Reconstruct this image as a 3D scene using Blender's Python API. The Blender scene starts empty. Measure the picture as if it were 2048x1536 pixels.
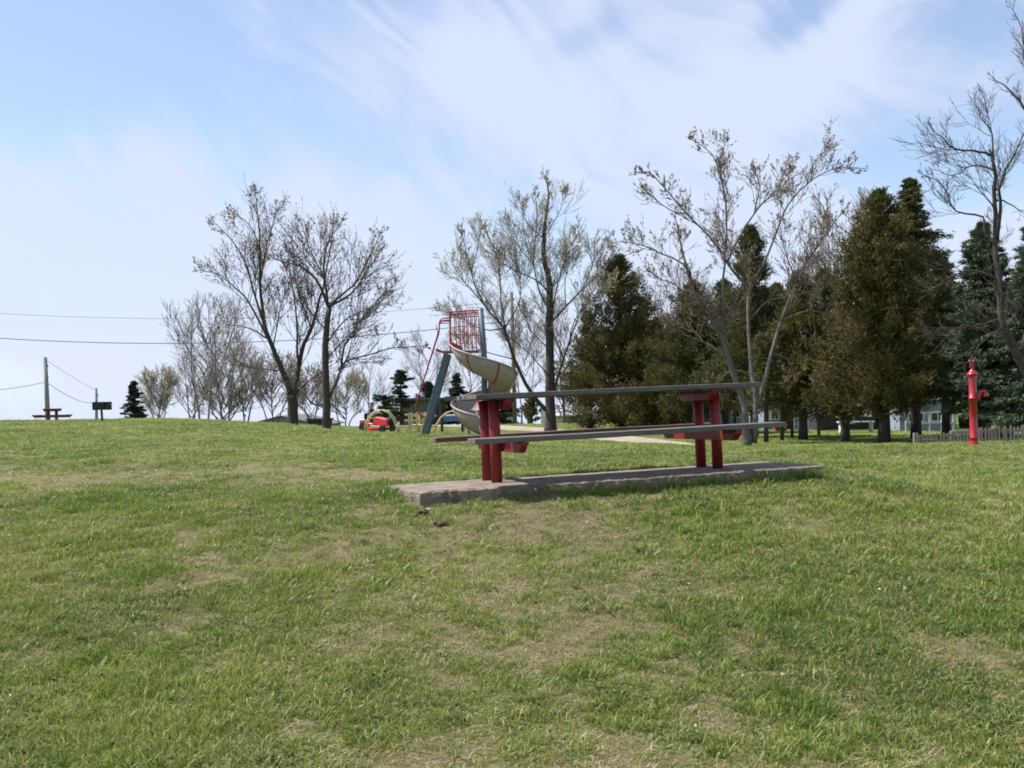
import bpy, bmesh, math, random
import numpy as np
from mathutils import Vector, Matrix, Euler
R = math.radians
random.seed(7); RNG = np.random.default_rng(7)
scene = bpy.context.scene
C = scene.collection

# ------------------------------------------------------------------ camera
F = 1990.0; HOR = 797.0; ROLL = R(1.0); EYE = 1.6
cam_d = bpy.data.cameras.new('camera'); cam = bpy.data.objects.new('camera', cam_d); C.objects.link(cam)
cam_d.sensor_width = 36; cam_d.lens = 36*F/2048; cam_d.clip_end = 3000; cam_d.clip_start = .05
pitch = math.atan((HOR-768)/F)
fwd = Vector((0, math.cos(pitch), math.sin(pitch))); right0 = Vector((1, 0, 0)); up0 = right0.cross(fwd)
right = right0*math.cos(ROLL) - up0*math.sin(ROLL)
up = right0*math.sin(ROLL) + up0*math.cos(ROLL)
M = Matrix((right, up, -fwd)).transposed().to_4x4(); M.translation = Vector((0, 0, EYE))
cam.matrix_world = M
scene.camera = cam
def at(px, py, Y):
    """point at world distance Y (along +Y) whose direction from the viewpoint is that of photo pixel px, py"""
    d = fwd*F + right*(px-1024) - up*(py-768)
    return Vector((0, 0, EYE)) + d*(Y/d.y)

# ------------------------------------------------------------------ sky and sun
SUN_EL = R(56); SUN_AZ = R(-80)          # azimuth measured from +Y, negative = to the left
sun_dir = Vector((math.sin(SUN_AZ)*math.cos(SUN_EL), math.cos(SUN_AZ)*math.cos(SUN_EL), math.sin(SUN_EL)))
sd = bpy.data.lights.new('sun', 'SUN'); sd.energy = 5.0; sd.angle = R(1.0); sd.color = (1, .955, .88)
so = bpy.data.objects.new('sun', sd); C.objects.link(so)
so.rotation_euler = sun_dir.to_track_quat('Z', 'Y').to_euler(); so.location = (-20, 20, 40)
world = bpy.data.worlds.new('World'); scene.world = world; world.use_nodes = True
def build_world():
    nt = world.node_tree; N = nt.nodes; L = nt.links; N.clear()
    def nd(t, **k):
        n = N.new(t)
        for a, b in k.items(): setattr(n, a, b)
        return n
    def mth(op, a, b=None, clamp=False):
        n = nd('ShaderNodeMath', operation=op, use_clamp=clamp)
        for i, v in enumerate((a, b)):
            if v is None: continue
            if isinstance(v, (int, float)): n.inputs[i].default_value = v
            else: L.new(v, n.inputs[i])
        return n.outputs[0]
    tc = nd('ShaderNodeTexCoord'); sep = nd('ShaderNodeSeparateXYZ'); L.new(tc.outputs['Generated'], sep.inputs[0])
    zc = mth('MAXIMUM', sep.outputs[2], .035)
    cmb = nd('ShaderNodeCombineXYZ'); L.new(sep.outputs[0], cmb.inputs[0]); L.new(sep.outputs[1], cmb.inputs[1]); L.new(zc, cmb.inputs[2])
    sky = nd('ShaderNodeTexSky', sky_type='NISHITA'); sky.sun_disc = False
    sky.sun_elevation = SUN_EL; sky.sun_rotation = SUN_AZ; sky.air_density = 1.0; sky.dust_density = .25; sky.ozone_density = 2.6
    L.new(cmb.outputs[0], sky.inputs[0])
    b1 = nd('ShaderNodeBackground'); b1.inputs[1].default_value = .112; L.new(sky.outputs[0], b1.inputs[0])
    # cirrus sheet: direction projected on a plane overhead
    wn = nd('ShaderNodeTexNoise'); wn.inputs['Scale'].default_value = 1.6; wn.inputs['Detail'].default_value = 3; L.new(tc.outputs['Generated'], wn.inputs[0])
    wv = nd('ShaderNodeVectorMath', operation='MULTIPLY_ADD'); L.new(wn.outputs[1], wv.inputs[0]); wv.inputs[1].default_value = (.35, .35, .35); L.new(tc.outputs['Generated'], wv.inputs[2])
    def wisps(rot, sc, scale, det, rough, dist):
        m0 = nd('ShaderNodeMapping'); m0.inputs['Rotation'].default_value = (0, R(rot), 0); L.new(wv.outputs[0], m0.inputs[0])
        m1 = nd('ShaderNodeVectorMath', operation='MULTIPLY'); L.new(m0.outputs[0], m1.inputs[0]); m1.inputs[1].default_value = sc
        n = nd('ShaderNodeTexNoise'); n.inputs['Scale'].default_value = scale; n.inputs['Detail'].default_value = det; n.inputs['Roughness'].default_value = rough; n.inputs['Distortion'].default_value = dist
        L.new(m1.outputs[0], n.inputs[0]); return n.outputs[0]
    n1 = wisps(24, (1, 1, 2.2), 2.6, 8, .50, .3); n2 = wisps(-38, (1.2, 1.2, 6.0), 3.0, 10, .62, .5)
    # banks of cloud and clear gaps, each at its own bearing in the sky
    def bank(pxx, pyy, wx, wz, rot, gain, soft=1.0):
        d = (at(pxx, pyy, 10)-Vector((0, 0, EYE))).normalized()
        s = nd('ShaderNodeVectorMath', operation='SUBTRACT'); L.new(tc.outputs['Generated'], s.inputs[0]); s.inputs[1].default_value = d
        m = nd('ShaderNodeMapping'); m.vector_type = 'POINT'; m.inputs['Rotation'].default_value = (0, R(rot), 0); L.new(s.outputs[0], m.inputs[0])
        m2 = nd('ShaderNodeVectorMath', operation='MULTIPLY'); L.new(m.outputs[0], m2.inputs[0]); m2.inputs[1].default_value = (F/wx, 2.0, F/wz)
        ln = nd('ShaderNodeVectorMath', operation='LENGTH'); L.new(m2.outputs[0], ln.inputs[0])
        r = nd('ShaderNodeMapRange', interpolation_type='SMOOTHSTEP'); L.new(ln.outputs['Value'], r.inputs[0])
        r.inputs[1].default_value = 0; r.inputs[2].default_value = 1; r.inputs[3].default_value = gain; r.inputs[4].default_value = 0
        return r.outputs[0]
    tot = mth('ADD', mth('MULTIPLY', n1, 1.7), mth('MULTIPLY', n2, 1.25))
    for a in BANKS: tot = mth('ADD', tot, bank(*a))
    # haze towards the horizon
    hz = nd('ShaderNodeMapRange', interpolation_type='SMOOTHSTEP'); L.new(zc, hz.inputs[0])
    hz.inputs[1].default_value = .02; hz.inputs[2].default_value = .30; hz.inputs[3].default_value = .42; hz.inputs[4].default_value = 0
    tot = mth('ADD', tot, hz.outputs[0])
    fr = nd('ShaderNodeMapRange', interpolation_type='SMOOTHERSTEP'); L.new(tot, fr.inputs[0])
    fr.inputs[1].default_value = 1.20; fr.inputs[2].default_value = 1.98; fr.inputs[3].default_value = .26; fr.inputs[4].default_value = .93
    b2 = nd('ShaderNodeBackground'); b2.inputs[0].default_value = (.66, .725, .90, 1); b2.inputs[1].default_value = .67
    mx = nd('ShaderNodeMixShader'); L.new(fr.outputs[0], mx.inputs[0]); L.new(b1.outputs[0], mx.inputs[1]); L.new(b2.outputs[0], mx.inputs[2])
    out = nd('ShaderNodeOutputWorld'); L.new(mx.outputs[0], out.inputs[0])
BANKS = [ # bearing (photo px), half sizes, rotation, gain
    (820, 150, 480, 170, -14, .34), (1130, 150, 230, 260, 20, .22), (1620, 150, 420, 190, 16, .46), (1300, 330, 520, 230, 10, .30),
    (300, 430, 620, 190, -10, .26), (600, 620, 900, 180, 0, .25), (1500, 450, 400, 150, 10, .14),
    (120, 150, 420, 170, 0, -.26), (330, 50, 300, 110, 10, -.16), (560, 330, 420, 190, -18, .22), (960, 130, 170, 110, 10, .16), (1590, 40, 130, 80, 30, -.55), (1960, 330, 260, 150, 20, -.42), (1980, 40, 130, 90, 30, -.25), (1180, 70, 160, 50, 20, -.22), (1750, 330, 200, 70, 20, -.2)]
build_world()
scene.view_settings.view_transform = 'Standard'; scene.view_settings.look = 'None'
scene.view_settings.gamma = 1; scene.view_settings.use_curve_mapping = False; scene.view_settings.exposure = 0.74
scene.cycles.filter_width = 1.8; scene.cycles.max_bounces = 6; scene.cycles.transparent_max_bounces = 8

# ------------------------------------------------------------------ helpers
def lerp(a, b, t): return a+(b-a)*t
def sm(a, b, t):
    t = np.clip((np.asarray(t, float)-a)/(b-a), 0, 1); return t*t*(3-2*t)
_tab = np.random.default_rng(3).random((512, 512))
def vnoise(x, y):
    x = np.asarray(x, float); y = np.asarray(y, float)
    xi = np.floor(x).astype(int); yi = np.floor(y).astype(int); fx = x-xi; fy = y-yi
    fx = fx*fx*(3-2*fx); fy = fy*fy*(3-2*fy)
    g = lambda a, b: _tab[a % 512, b % 512]
    return (g(xi, yi)*(1-fx)+g(xi+1, yi)*fx)*(1-fy)+(g(xi, yi+1)*(1-fx)+g(xi+1, yi+1)*fx)*fy
def fbm(x, y, o=4, s=1.0):
    t = 0; a = 1; n = 0
    for i in range(o):
        c, q = math.cos(.6+i*1.1), math.sin(.6+i*1.1)
        t = t+a*vnoise((x*c-y*q)*s+17*i, (x*q+y*c)*s+31*i); n += a; a *= .5; s *= 2.03
    return t/n
def tag(o, label=None, cat=None, group=None, kind=None):
    if label: o['label'] = label
    if cat: o['category'] = cat
    if group: o['group'] = group
    if kind: o['kind'] = kind
    return o
def thing(name, label, cat, loc=(0, 0, 0), rz=0, group=None, rot=None):
    o = bpy.data.objects.new(name, None); C.objects.link(o); o.empty_display_size = .2
    o.location = loc; o.rotation_euler = rot if rot is not None else (0, 0, rz)
    return tag(o, label, cat, group)
class MB:
    def __init__(s): s.v = []; s.f = []; s.smooth = False
    def add(s, vs, fs):
        n = len(s.v); s.v.extend(tuple(v) for v in vs); s.f.extend(tuple(i+n for i in f) for f in fs); return s
    def box(s, c, d, rot=None, jit=0):
        c = Vector(c); h = Vector(d)/2; vs = []
        for x in (-1, 1):
            for y in (-1, 1):
                for z in (-1, 1):
                    p = Vector((x*h.x, y*h.y, z*h.z))
                    if rot is not None: p = rot @ p
                    if jit: p += Vector([random.uniform(-jit, jit) for _ in range(3)])
                    vs.append(c+p)
        return s.add(vs, [(0, 1, 3, 2), (4, 6, 7, 5), (0, 4, 5, 1), (2, 3, 7, 6), (0, 2, 6, 4), (1, 5, 7, 3)])
    def bar(s, a, b, w, h, upv=Vector((0, 0, 1))):
        a = Vector(a); b = Vector(b); d = (b-a); L = d.length; d.normalize()
        sx = d.cross(upv)
        if sx.length < 1e-3: sx = Vector((1, 0, 0))
        sx.normalize(); sz = sx.cross(d)
        m = Matrix((d, sx, sz)).transposed()
        return s.box((a+b)/2, (L, w, h), m)
    def tube(s, pts, rad, n=8, cap=True):
        pts = [Vector(p) for p in pts]; k = len(pts)
        if not isinstance(rad, (list, tuple)): rad = [rad]*k
        base = len(s.v); ref = None
        for i, p in enumerate(pts):
            d = (pts[min(i+1, k-1)]-pts[max(i-1, 0)])
            if d.length < 1e-9: d = Vector((0, 0, 1))
            d.normalize()
            if ref is None: ref = Vector((1, 0, 0)) if abs(d.x) < .8 else Vector((0, 1, 0))
            a = (ref-d*ref.dot(d)).normalized(); ref = a; b = d.cross(a)
            for j in range(n):
                t = 2*math.pi*j/n; q = p+(a*math.cos(t)+b*math.sin(t))*rad[i]; s.v.append((q.x, q.y, q.z))
        for i in range(k-1):
            for j in range(n):
                a0 = base+i*n+j; a1 = base+i*n+(j+1) % n
                s.f.append((a0, a1, a1+n, a0+n))
        if cap:
            s.f.append(tuple(base+j for j in reversed(range(n)))); s.f.append(tuple(base+(k-1)*n+j for j in range(n)))
        return s
    def lathe(s, prof, n=20, c=(0, 0, 0)):
        base = len(s.v)
        for r, z in prof:
            for j in range(n):
                t = 2*math.pi*j/n; s.v.append((c[0]+r*math.cos(t), c[1]+r*math.sin(t), c[2]+z))
        for i in range(len(prof)-1):
            for j in range(n):
                a0 = base+i*n+j; a1 = base+i*n+(j+1) % n; s.f.append((a0, a1, a1+n, a0+n))
        s.f.append(tuple(base+j for j in reversed(range(n)))); s.f.append(tuple(base+(len(prof)-1)*n+j for j in range(n)))
        return s
    def prism(s, outline, y0, y1):
        """outline in x,z extruded along y"""
        n = len(outline); vs = [(x, y0, z) for x, z in outline]+[(x, y1, z) for x, z in outline]
        return s.add(vs, [tuple(range(n)), tuple(reversed(range(n, 2*n)))]+[(i, i+n, (i+1) % n+n, (i+1) % n) for i in range(n)])
    def build(s, name, mat, parent=None, smooth=False, bevel=0, kind=None, label=None):
        me = bpy.data.meshes.new(name); me.from_pydata(s.v, [], s.f); me.update()
        bm = bmesh.new(); bm.from_mesh(me); bmesh.ops.recalc_face_normals(bm, faces=bm.faces)
        if bevel: bmesh.ops.bevel(bm, geom=[e for e in bm.edges], offset=bevel, segments=1, affect='EDGES', clamp_overlap=True)
        bm.to_mesh(me); bm.free()
        if smooth:
            for p in me.polygons: p.use_smooth = True
        me.materials.append(mat)
        o = bpy.data.objects.new(name, me); C.objects.link(o)
        if parent: o.parent = parent
        if kind: o['kind'] = kind
        if label: o['label'] = label
        return o
def np_mesh(name, verts, faces, mat, parent=None, kind=None, smooth=False):
    """verts (n,3), faces (m,k)"""
    me = bpy.data.meshes.new(name); k = faces.shape[1]
    me.vertices.add(len(verts)); me.vertices.foreach_set('co', np.ascontiguousarray(verts, np.float32).ravel())
    me.loops.add(faces.size); me.loops.foreach_set('vertex_index', np.ascontiguousarray(faces, np.int32).ravel())
    me.polygons.add(len(faces)); me.polygons.foreach_set('loop_start', np.arange(0, faces.size, k, dtype=np.int32))
    if smooth: me.polygons.foreach_set('use_smooth', np.ones(len(faces), bool))
    me.update(calc_edges=True); me.materials.append(mat)
    o = bpy.data.objects.new(name, me); C.objects.link(o)
    if parent: o.parent = parent
    if kind: o['kind'] = kind
    return o
def mat(name, c1, c2=None, scale=8, rough=.8, bump=0, bscale=40, metal=0, spec=.3, stretch=None, detail=5, coords='Object', lo=.35, hi=.65, c3=None, s3=2.0, lo3=.5, hi3=.7, trans=0, rand=0):
    m = bpy.data.materials.new(name); m.use_nodes = True; nt = m.node_tree; N = nt.nodes; L = nt.links
    p = N['Principled BSDF']; p.inputs['Roughness'].default_value = rough; p.inputs['Metallic'].default_value = metal
    p.inputs['Specular IOR Level'].default_value = spec
    tc = N.new('ShaderNodeTexCoord'); src = tc.outputs[coords]
    if stretch:
        mp = N.new('ShaderNodeMapping'); mp.inputs['Scale'].default_value = stretch; L.new(src, mp.inputs[0]); src = mp.outputs[0]
    col = None
    if c2:
        n = N.new('ShaderNodeTexNoise'); n.inputs['Scale'].default_value = scale; n.inputs['Detail'].default_value = detail; n.inputs['Roughness'].default_value = .6; L.new(src, n.inputs[0])
        r = N.new('ShaderNodeMapRange'); L.new(n.outputs[0], r.inputs[0]); r.inputs[1].default_value = lo; r.inputs[2].default_value = hi
        x = N.new('ShaderNodeMix'); x.data_type = 'RGBA'; L.new(r.outputs[0], x.inputs[0]); x.inputs[6].default_value = (*c1, 1); x.inputs[7].default_value = (*c2, 1)
        col = x.outputs[2]
        if c3:
            n = N.new('ShaderNodeTexNoise'); n.inputs['Scale'].default_value = s3; n.inputs['Detail'].default_value = 6; n.inputs['Roughness'].default_value = .65; L.new(src, n.inputs[0])
            r = N.new('ShaderNodeMapRange'); L.new(n.outputs[0], r.inputs[0]); r.inputs[1].default_value = lo3; r.inputs[2].default_value = hi3
            x = N.new('ShaderNodeMix'); x.data_type = 'RGBA'; L.new(r.outputs[0], x.inputs[0]); L.new(col, x.inputs[6]); x.inputs[7].default_value = (*c3, 1)
            col = x.outputs[2]
        if rand:
            oi = N.new('ShaderNodeObjectInfo'); hs = N.new('ShaderNodeHueSaturation'); rr = N.new('ShaderNodeMapRange')
            L.new(oi.outputs['Random'], rr.inputs[0]); rr.inputs[3].default_value = 1-rand; rr.inputs[4].default_value = 1+rand
            L.new(rr.outputs[0], hs.inputs['Value']); L.new(col, hs.inputs['Color']); col = hs.outputs[0]
        L.new(col, p.inputs['Base Color'])
    else: p.inputs['Base Color'].default_value = (*c1, 1)
    if bump:
        n = N.new('ShaderNodeTexNoise'); n.inputs['Scale'].default_value = bscale; n.inputs['Detail'].default_value = 4; L.new(src, n.inputs[0])
        b = N.new('ShaderNodeBump'); b.inputs['Strength'].default_value = bump; b.inputs['Distance'].default_value = .02; L.new(n.outputs[0], b.inputs['Height']); L.new(b.outputs[0], p.inputs['Normal'])
    if trans:
        t = N.new('ShaderNodeBsdfTranslucent'); ms = N.new('ShaderNodeMixShader'); ms.inputs[0].default_value = trans
        if col: L.new(col, t.inputs[0])
        else: t.inputs[0].default_value = (*c1, 1)
        L.new(p.outputs[0], ms.inputs[1]); L.new(t.outputs[0], ms.inputs[2]); L.new(ms.outputs[0], N['Material Output'].inputs[0])
    return m
def copy_tree(o, parent=None):
    c = o.copy(); C.objects.link(c)
    if parent: c.parent = parent
    for ch in list(o.children): copy_tree(ch, c)
    return c

MT = dict(
 red = mat('red_paint', (.23, .011, .013), (.15, .009, .010), 9, .5, .25, 60, spec=.4, c3=(.085, .035, .028), s3=16, lo3=.56, hi3=.68),
 pump = mat('pump_paint', (.36, .012, .016), (.28, .010, .013), 10, .28, .06, 40, spec=.6, c3=(.30, .03, .02), s3=14, lo3=.62, hi3=.75),
 wood = mat('weathered_wood', (.145, .135, .125), (.085, .08, .075), 6, .85, .35, 20, stretch=(1, 14, 10), c3=(.19, .175, .16), s3=3, lo3=.5, hi3=.7),
 woodend = mat('brown_stained_wood', (.16, .085, .07), (.11, .065, .055), 6, .85, .3, 20, stretch=(1, 12, 12)),
 black = mat('black_iron', (.02, .02, .02), (.035, .03, .028), 20, .6),
 conc = mat('old_concrete', (.25, .20, .16), (.12, .10, .08), 4, .95, .7, 55, c3=(.29, .25, .21), s3=22, lo3=.55, hi3=.72, detail=9),
 slate = mat('grey_blue_paint', (.105, .135, .165), (.085, .11, .135), 8, .5, .05),
 tan = mat('tan_fibreglass', (.34, .272, .25), (.27, .217, .20), 3.5, .42, .03, spec=.4, c3=(.32, .26, .19), s3=8, lo3=.6, hi3=.8),
 seam = mat('faded_red_paint', (.33, .035, .032), (.24, .03, .028), 10, .55),
 yellow = mat('faded_yellow_paint', (.60, .48, .24), (.50, .39, .19), 9, .6, .05, c3=(.40, .24, .12), s3=14, lo3=.62, hi3=.8),
 bark = mat('grey_bark', (.085, .072, .062), (.04, .034, .03), 9, .95, .6, 30, stretch=(3, 3, .7)),
 barklight = mat('pale_bark', (.17, .15, .135), (.085, .075, .068), 9, .95, .5, 30, stretch=(3, 3, .7)),
 twig = mat('twig_bark', (.075, .062, .052), (.05, .04, .034), 9, .95),
 twiglight = mat('pale_twig_bark', (.165, .14, .12), (.10, .085, .072), 9, .95),
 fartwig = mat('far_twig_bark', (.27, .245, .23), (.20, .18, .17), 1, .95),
 bud = mat('spring_buds', (.25, .18, .11), (.17, .12, .08), 1.2, .8, trans=.3),
 budgreen = mat('pale_green_buds', (.50, .46, .28), (.36, .32, .20), 1.2, .8, trans=.35),
 cedar = mat('cedar_foliage', (.080, .080, .026), (.140, .108, .038), .9, .85, spec=.15, detail=3, c3=(.036, .044, .018), s3=.7, lo3=.5, hi3=.7, trans=.25, coords='Object'),
 cedar2 = mat('olive_cedar_foliage', (.066, .076, .027), (.110, .096, .036), 1.1, .85, spec=.15, detail=3, c3=(.03, .04, .018), s3=.8, lo3=.5, hi3=.7, trans=.25),
 spruce = mat('blue_spruce_foliage', (.055, .085, .045), (.095, .125, .075), 1.5, .8, spec=.2, c3=(.03, .045, .03), s3=.8, lo3=.5, hi3=.7, trans=.15),
 pine = mat('pine_foliage', (.030, .045, .028), (.045, .06, .035), 1.5, .85, spec=.15, trans=.15),
 shrub = mat('olive_shrub_foliage', (.13, .115, .045), (.09, .075, .035), 1.5, .85, trans=.3),
 rust = mat('rust_brown_foliage', (.13, .075, .05), (.09, .055, .04), 1.5, .85, trans=.2),
 pole = mat('weathered_pole_wood', (.17, .145, .12), (.10, .085, .07), 4, .9, .3, 20, stretch=(6, 6, .5)),
 polegrey = mat('pale_pole_wood', (.26, .26, .26), (.18, .18, .18), 4, .9),
 wire = mat('wire', (.06, .06, .07)),
 fence = mat('weathered_fence_wood', (.22, .20, .165), (.14, .13, .11), 5, .9, .3, 30, stretch=(1, 1, .3), rand=.15),
 olive = mat('grey_green_siding', (.125, .13, .105), (.10, .105, .085), 2, .85),
 roofgrey = mat('grey_roofing', (.16, .155, .15), (.12, .115, .11), 3, .9, .2),
 white = mat('white_paint', (.62, .62, .61), (.50, .50, .50), 3, .6),
 cream = mat('cream_siding', (.46, .43, .38), (.38, .35, .31), 2, .8),
 bluewall = mat('pale_blue_siding', (.22, .32, .38), (.18, .26, .32), 2, .7),
 greywall = mat('blue_grey_siding', (.27, .31, .37), (.22, .26, .31), 2, .75),
 greyshed = mat('grey_metal_siding', (.16, .185, .195), (.13, .15, .16), 3, .6),
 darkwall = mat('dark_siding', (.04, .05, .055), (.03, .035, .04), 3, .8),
 glass = mat('dark_window_glass', (.02, .025, .03), None, rough=.1, spec=.6),
 blue = mat('blue_car_paint', (.04, .13, .30), None, rough=.3, spec=.5),
 rubber = mat('black_rubber', (.02, .02, .02), None, rough=.8),
 terra = mat('orange_terracotta', (.38, .11, .05), (.28, .08, .04), 6, .8),
 mower = mat('red_mower_paint', (.60, .035, .03), (.5, .03, .025), 5, .35, spec=.5),
 skin = mat('skin', (.45, .27, .20)), navy = mat('navy_cloth', (.06, .075, .12)), grey = mat('grey_cloth', (.16, .17, .20)),
 black2 = mat('sooty_steel', (.025, .027, .028), (.04, .035, .03), 8, .7),
 stone = mat('pale_stone', (.40, .36, .31), (.28, .25, .22), 10, .9),
 clod = mat('dark_clod', (.05, .035, .025), (.09, .06, .045), 14, 1.0, .6),
)

# ------------------------------------------------------------------ terrain
TH = R(15); TILT = math.tan(R(1.5)); TILT2 = math.tan(R(1.2))
pL = at(984, 964, 8.45); pR = at(1420, 936, 8.95)
SO = (pL+pR)/2; SO.z = (pL.z+pR.z)/2           # centre of the slab top between the posts
ex2 = Vector((math.cos(TH), math.sin(TH))); ey2 = Vector((-math.sin(TH), math.cos(TH)))
def slab_uv(x, y):
    dx = x-SO.x; dy = y-SO.y
    return dx*ex2.x+dy*ex2.y, dx*ey2.x+dy*ey2.y
def slab_top(x, y):
    u, v = slab_uv(x, y); return SO.z+u*TILT-v*TILT2
SL = (-1.75, 1.80, -.58, .42)
def terrain(x, y):
    x = np.asarray(x, float); y = np.asarray(y, float)
    a = x/np.maximum(y, 9.0)
    z = .80*sm(2.6, 9.2, y)
    wl = 1-sm(-.36, -.17, a)                  # left part: the ground rises to a crest
    wc = 1-sm(-.235, -.12, a)
    wr = sm(.12, .30, a)
    z = z-.10*wr*sm(7, 12, y)
    # centre and right fall away behind the crest
    def prof(ys, zs): return sum(np.interp(y+d, ys, zs) for d in (-2, -1, 0, 1, 2))/5
    pa = prof([9, 20, 25, 30, 38, 50, 62], [.80, .78, .735, .58, .33, .02, 0])
    pb = prof([9, 14, 18, 20, 25, 30, 35, 42, 50, 62], [.80, .80, .66, .56, .36, .22, .12, .04, 0, 0])
    pc = prof([9, 15, 18.5, 22, 26, 30, 35, 60], [.74, .755, .63, .40, .15, .05, .03, 0])
    wb = sm(-.06, .03, a)
    far0 = (pa*(1-wb)+pb*wb)*(1-wr)+pc*wr
    w9 = sm(8.5, 10.5, y); zc = z*(1-w9)+far0*w9
    zl = z+.30*sm(11, 29, y)*wl-.08*sm(25, 38, y)*(1-wl)
    zz = zc*(1-wc)+zl*wc
    zz = zz-np.maximum(y-36, 0)*.055*wl-np.maximum(y-42, 0)*.03*(wc*(1-wl))
    far = np.maximum(y-62, 0)
    zz = zz-far*.0265*(1-wl)*(1-wr*.8)
    # small undulation
    zz = zz+(fbm(x*.35+5, y*.35, 3)-.5)*.16*sm(1, 9, y)*(1-.75*sm(18, 26, y))+(fbm(x*1.3, y*1.3+9, 3)-.5)*.05
    zz = zz+(fbm(x*4+3, y*4, 3)-.5)*.022
    # the ground meets the slab
    u, v = slab_uv(x, y)
    du = np.maximum(np.maximum(SL[0]-u, u-SL[1]), 0); dv = np.maximum(np.maximum(SL[2]-v, v-SL[3]), 0)
    d = np.sqrt(du*du+dv*dv); w = 1-sm(.05, 1.3, d)
    tgt = SO.z+u*TILT-v*TILT2-lerp(.085, .03, sm(-.6, .3, v))+.07*sm(-1.35, -1.8, -(-u))*0
    left = 1-sm(-1.9, -1.2, u)
    tgt = tgt+left*.015*sm(-.45, .1, v)-.018*(1-sm(-1.0, -.75, u))*(1-sm(-.62, -.45, v))-.012*(1-sm(-.62, -.45, v))
    mid = np.exp(-((u+.75)/.28)**2)*np.exp(-((v+.62)/.12)**2)*.06
    tgt = tgt+mid+(fbm(x*3, y*3, 2)-.5)*.03*(d > 0)
    zz = zz*(1-w)+tgt*w
    return zz
def tz(x, y): return float(terrain(np.array([x]), np.array([y]))[0])
def gp(px, Y, py=840):
    p = at(px, py, Y); p.z = tz(p.x, p.y); return p
def dryness(x, y):
    n = fbm(x*.55+40, y*.55+11, 5); m = fbm(x*1.9+3, y*1.9+70, 4)
    d = (n-.5)*1.35+(m-.5)*1.8+(fbm(x*5.5+31, y*5.5+8, 3)-.5)*2.2-.15
    a = x/np.maximum(y, 1.0)
    # worn band left of the slab and bare soil by it
    d = d+.55*np.exp(-((y-10.4-.15*x)/1.1)**2)*sm(.5, -.05, a*1.0+0)*0
    d = d+.50*np.exp(-((y-10.6)/1.3)**2)*(1-sm(-.16, .0, a))
    d = d+.35*np.exp(-((y-6.9-.1*x)/.45)**2)*np.exp(-((x-.1)/.9)**2)
    d = d+.42*np.exp(-((y-12.0)/3.2)**2)*(1-sm(-.22, -.02, a))
    d = d-.45*np.exp(-((y-8.3)/.7)**2)*(1-sm(-.05, .0, a))
    d = d-.30*np.exp(-((y-4.3)/.6)**2)*(1-sm(-.12, .0, a))-.25*sm(14, 20, y)*(1-sm(25, 60, y)*.3)-.12*sm(.12, .3, a)
    return d
def soil(x, y):
    x0, y0 = x, y; x = x+(fbm(x0*3+7, y0*3, 3)-.5)*.5; y = y+(fbm(x0*3+70, y0*3+9, 3)-.5)*.4
    s = (fbm(x*2.1+90, y*2.9+7, 5)*.55+fbm(x*7+9, y*10+7, 4)*.35)+.13*np.clip(dryness(x, y), -1, 1)
    s = s+.20*np.exp(-((y-7.15)/.16)**2)*np.exp(-((x+.62)/.22)**2)+.13*np.exp(-((y-6.55)/.16)**2)*np.exp(-((x+.30)/.35)**2)
    s = s+.12*np.exp(-((y-10.4)/.5)**2)*np.exp(-((x+3.0)/1.6)**2)
    return s
# track (gravel lane) centre line, ground coordinates
lane = [gp(870, 64), gp(1000, 56), gp(1100, 48), gp(1150, 43), gp(1200, 38), gp(1260, 33), gp(1320, 29), gp(1400, 25.5)]
lane_half = [1.6, 1.4, 1.2, 1.1, 1.05, .95, .75, .3]
def lane_dist(x, y):
    best = np.full(np.shape(x), 1e9)
    for i in range(len(lane)-1):
        ax, ay = lane[i].x, lane[i].y; bx, by = lane[i+1].x, lane[i+1].y
        t = np.clip(((x-ax)*(bx-ax)+(y-ay)*(by-ay))/((bx-ax)**2+(by-ay)**2), 0, 1)
        d = np.hypot(x-ax-t*(bx-ax), y-ay-t*(by-ay))/lerp(lane_half[i], lane_half[i+1], t); best = np.minimum(best, d)
    return best

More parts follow.
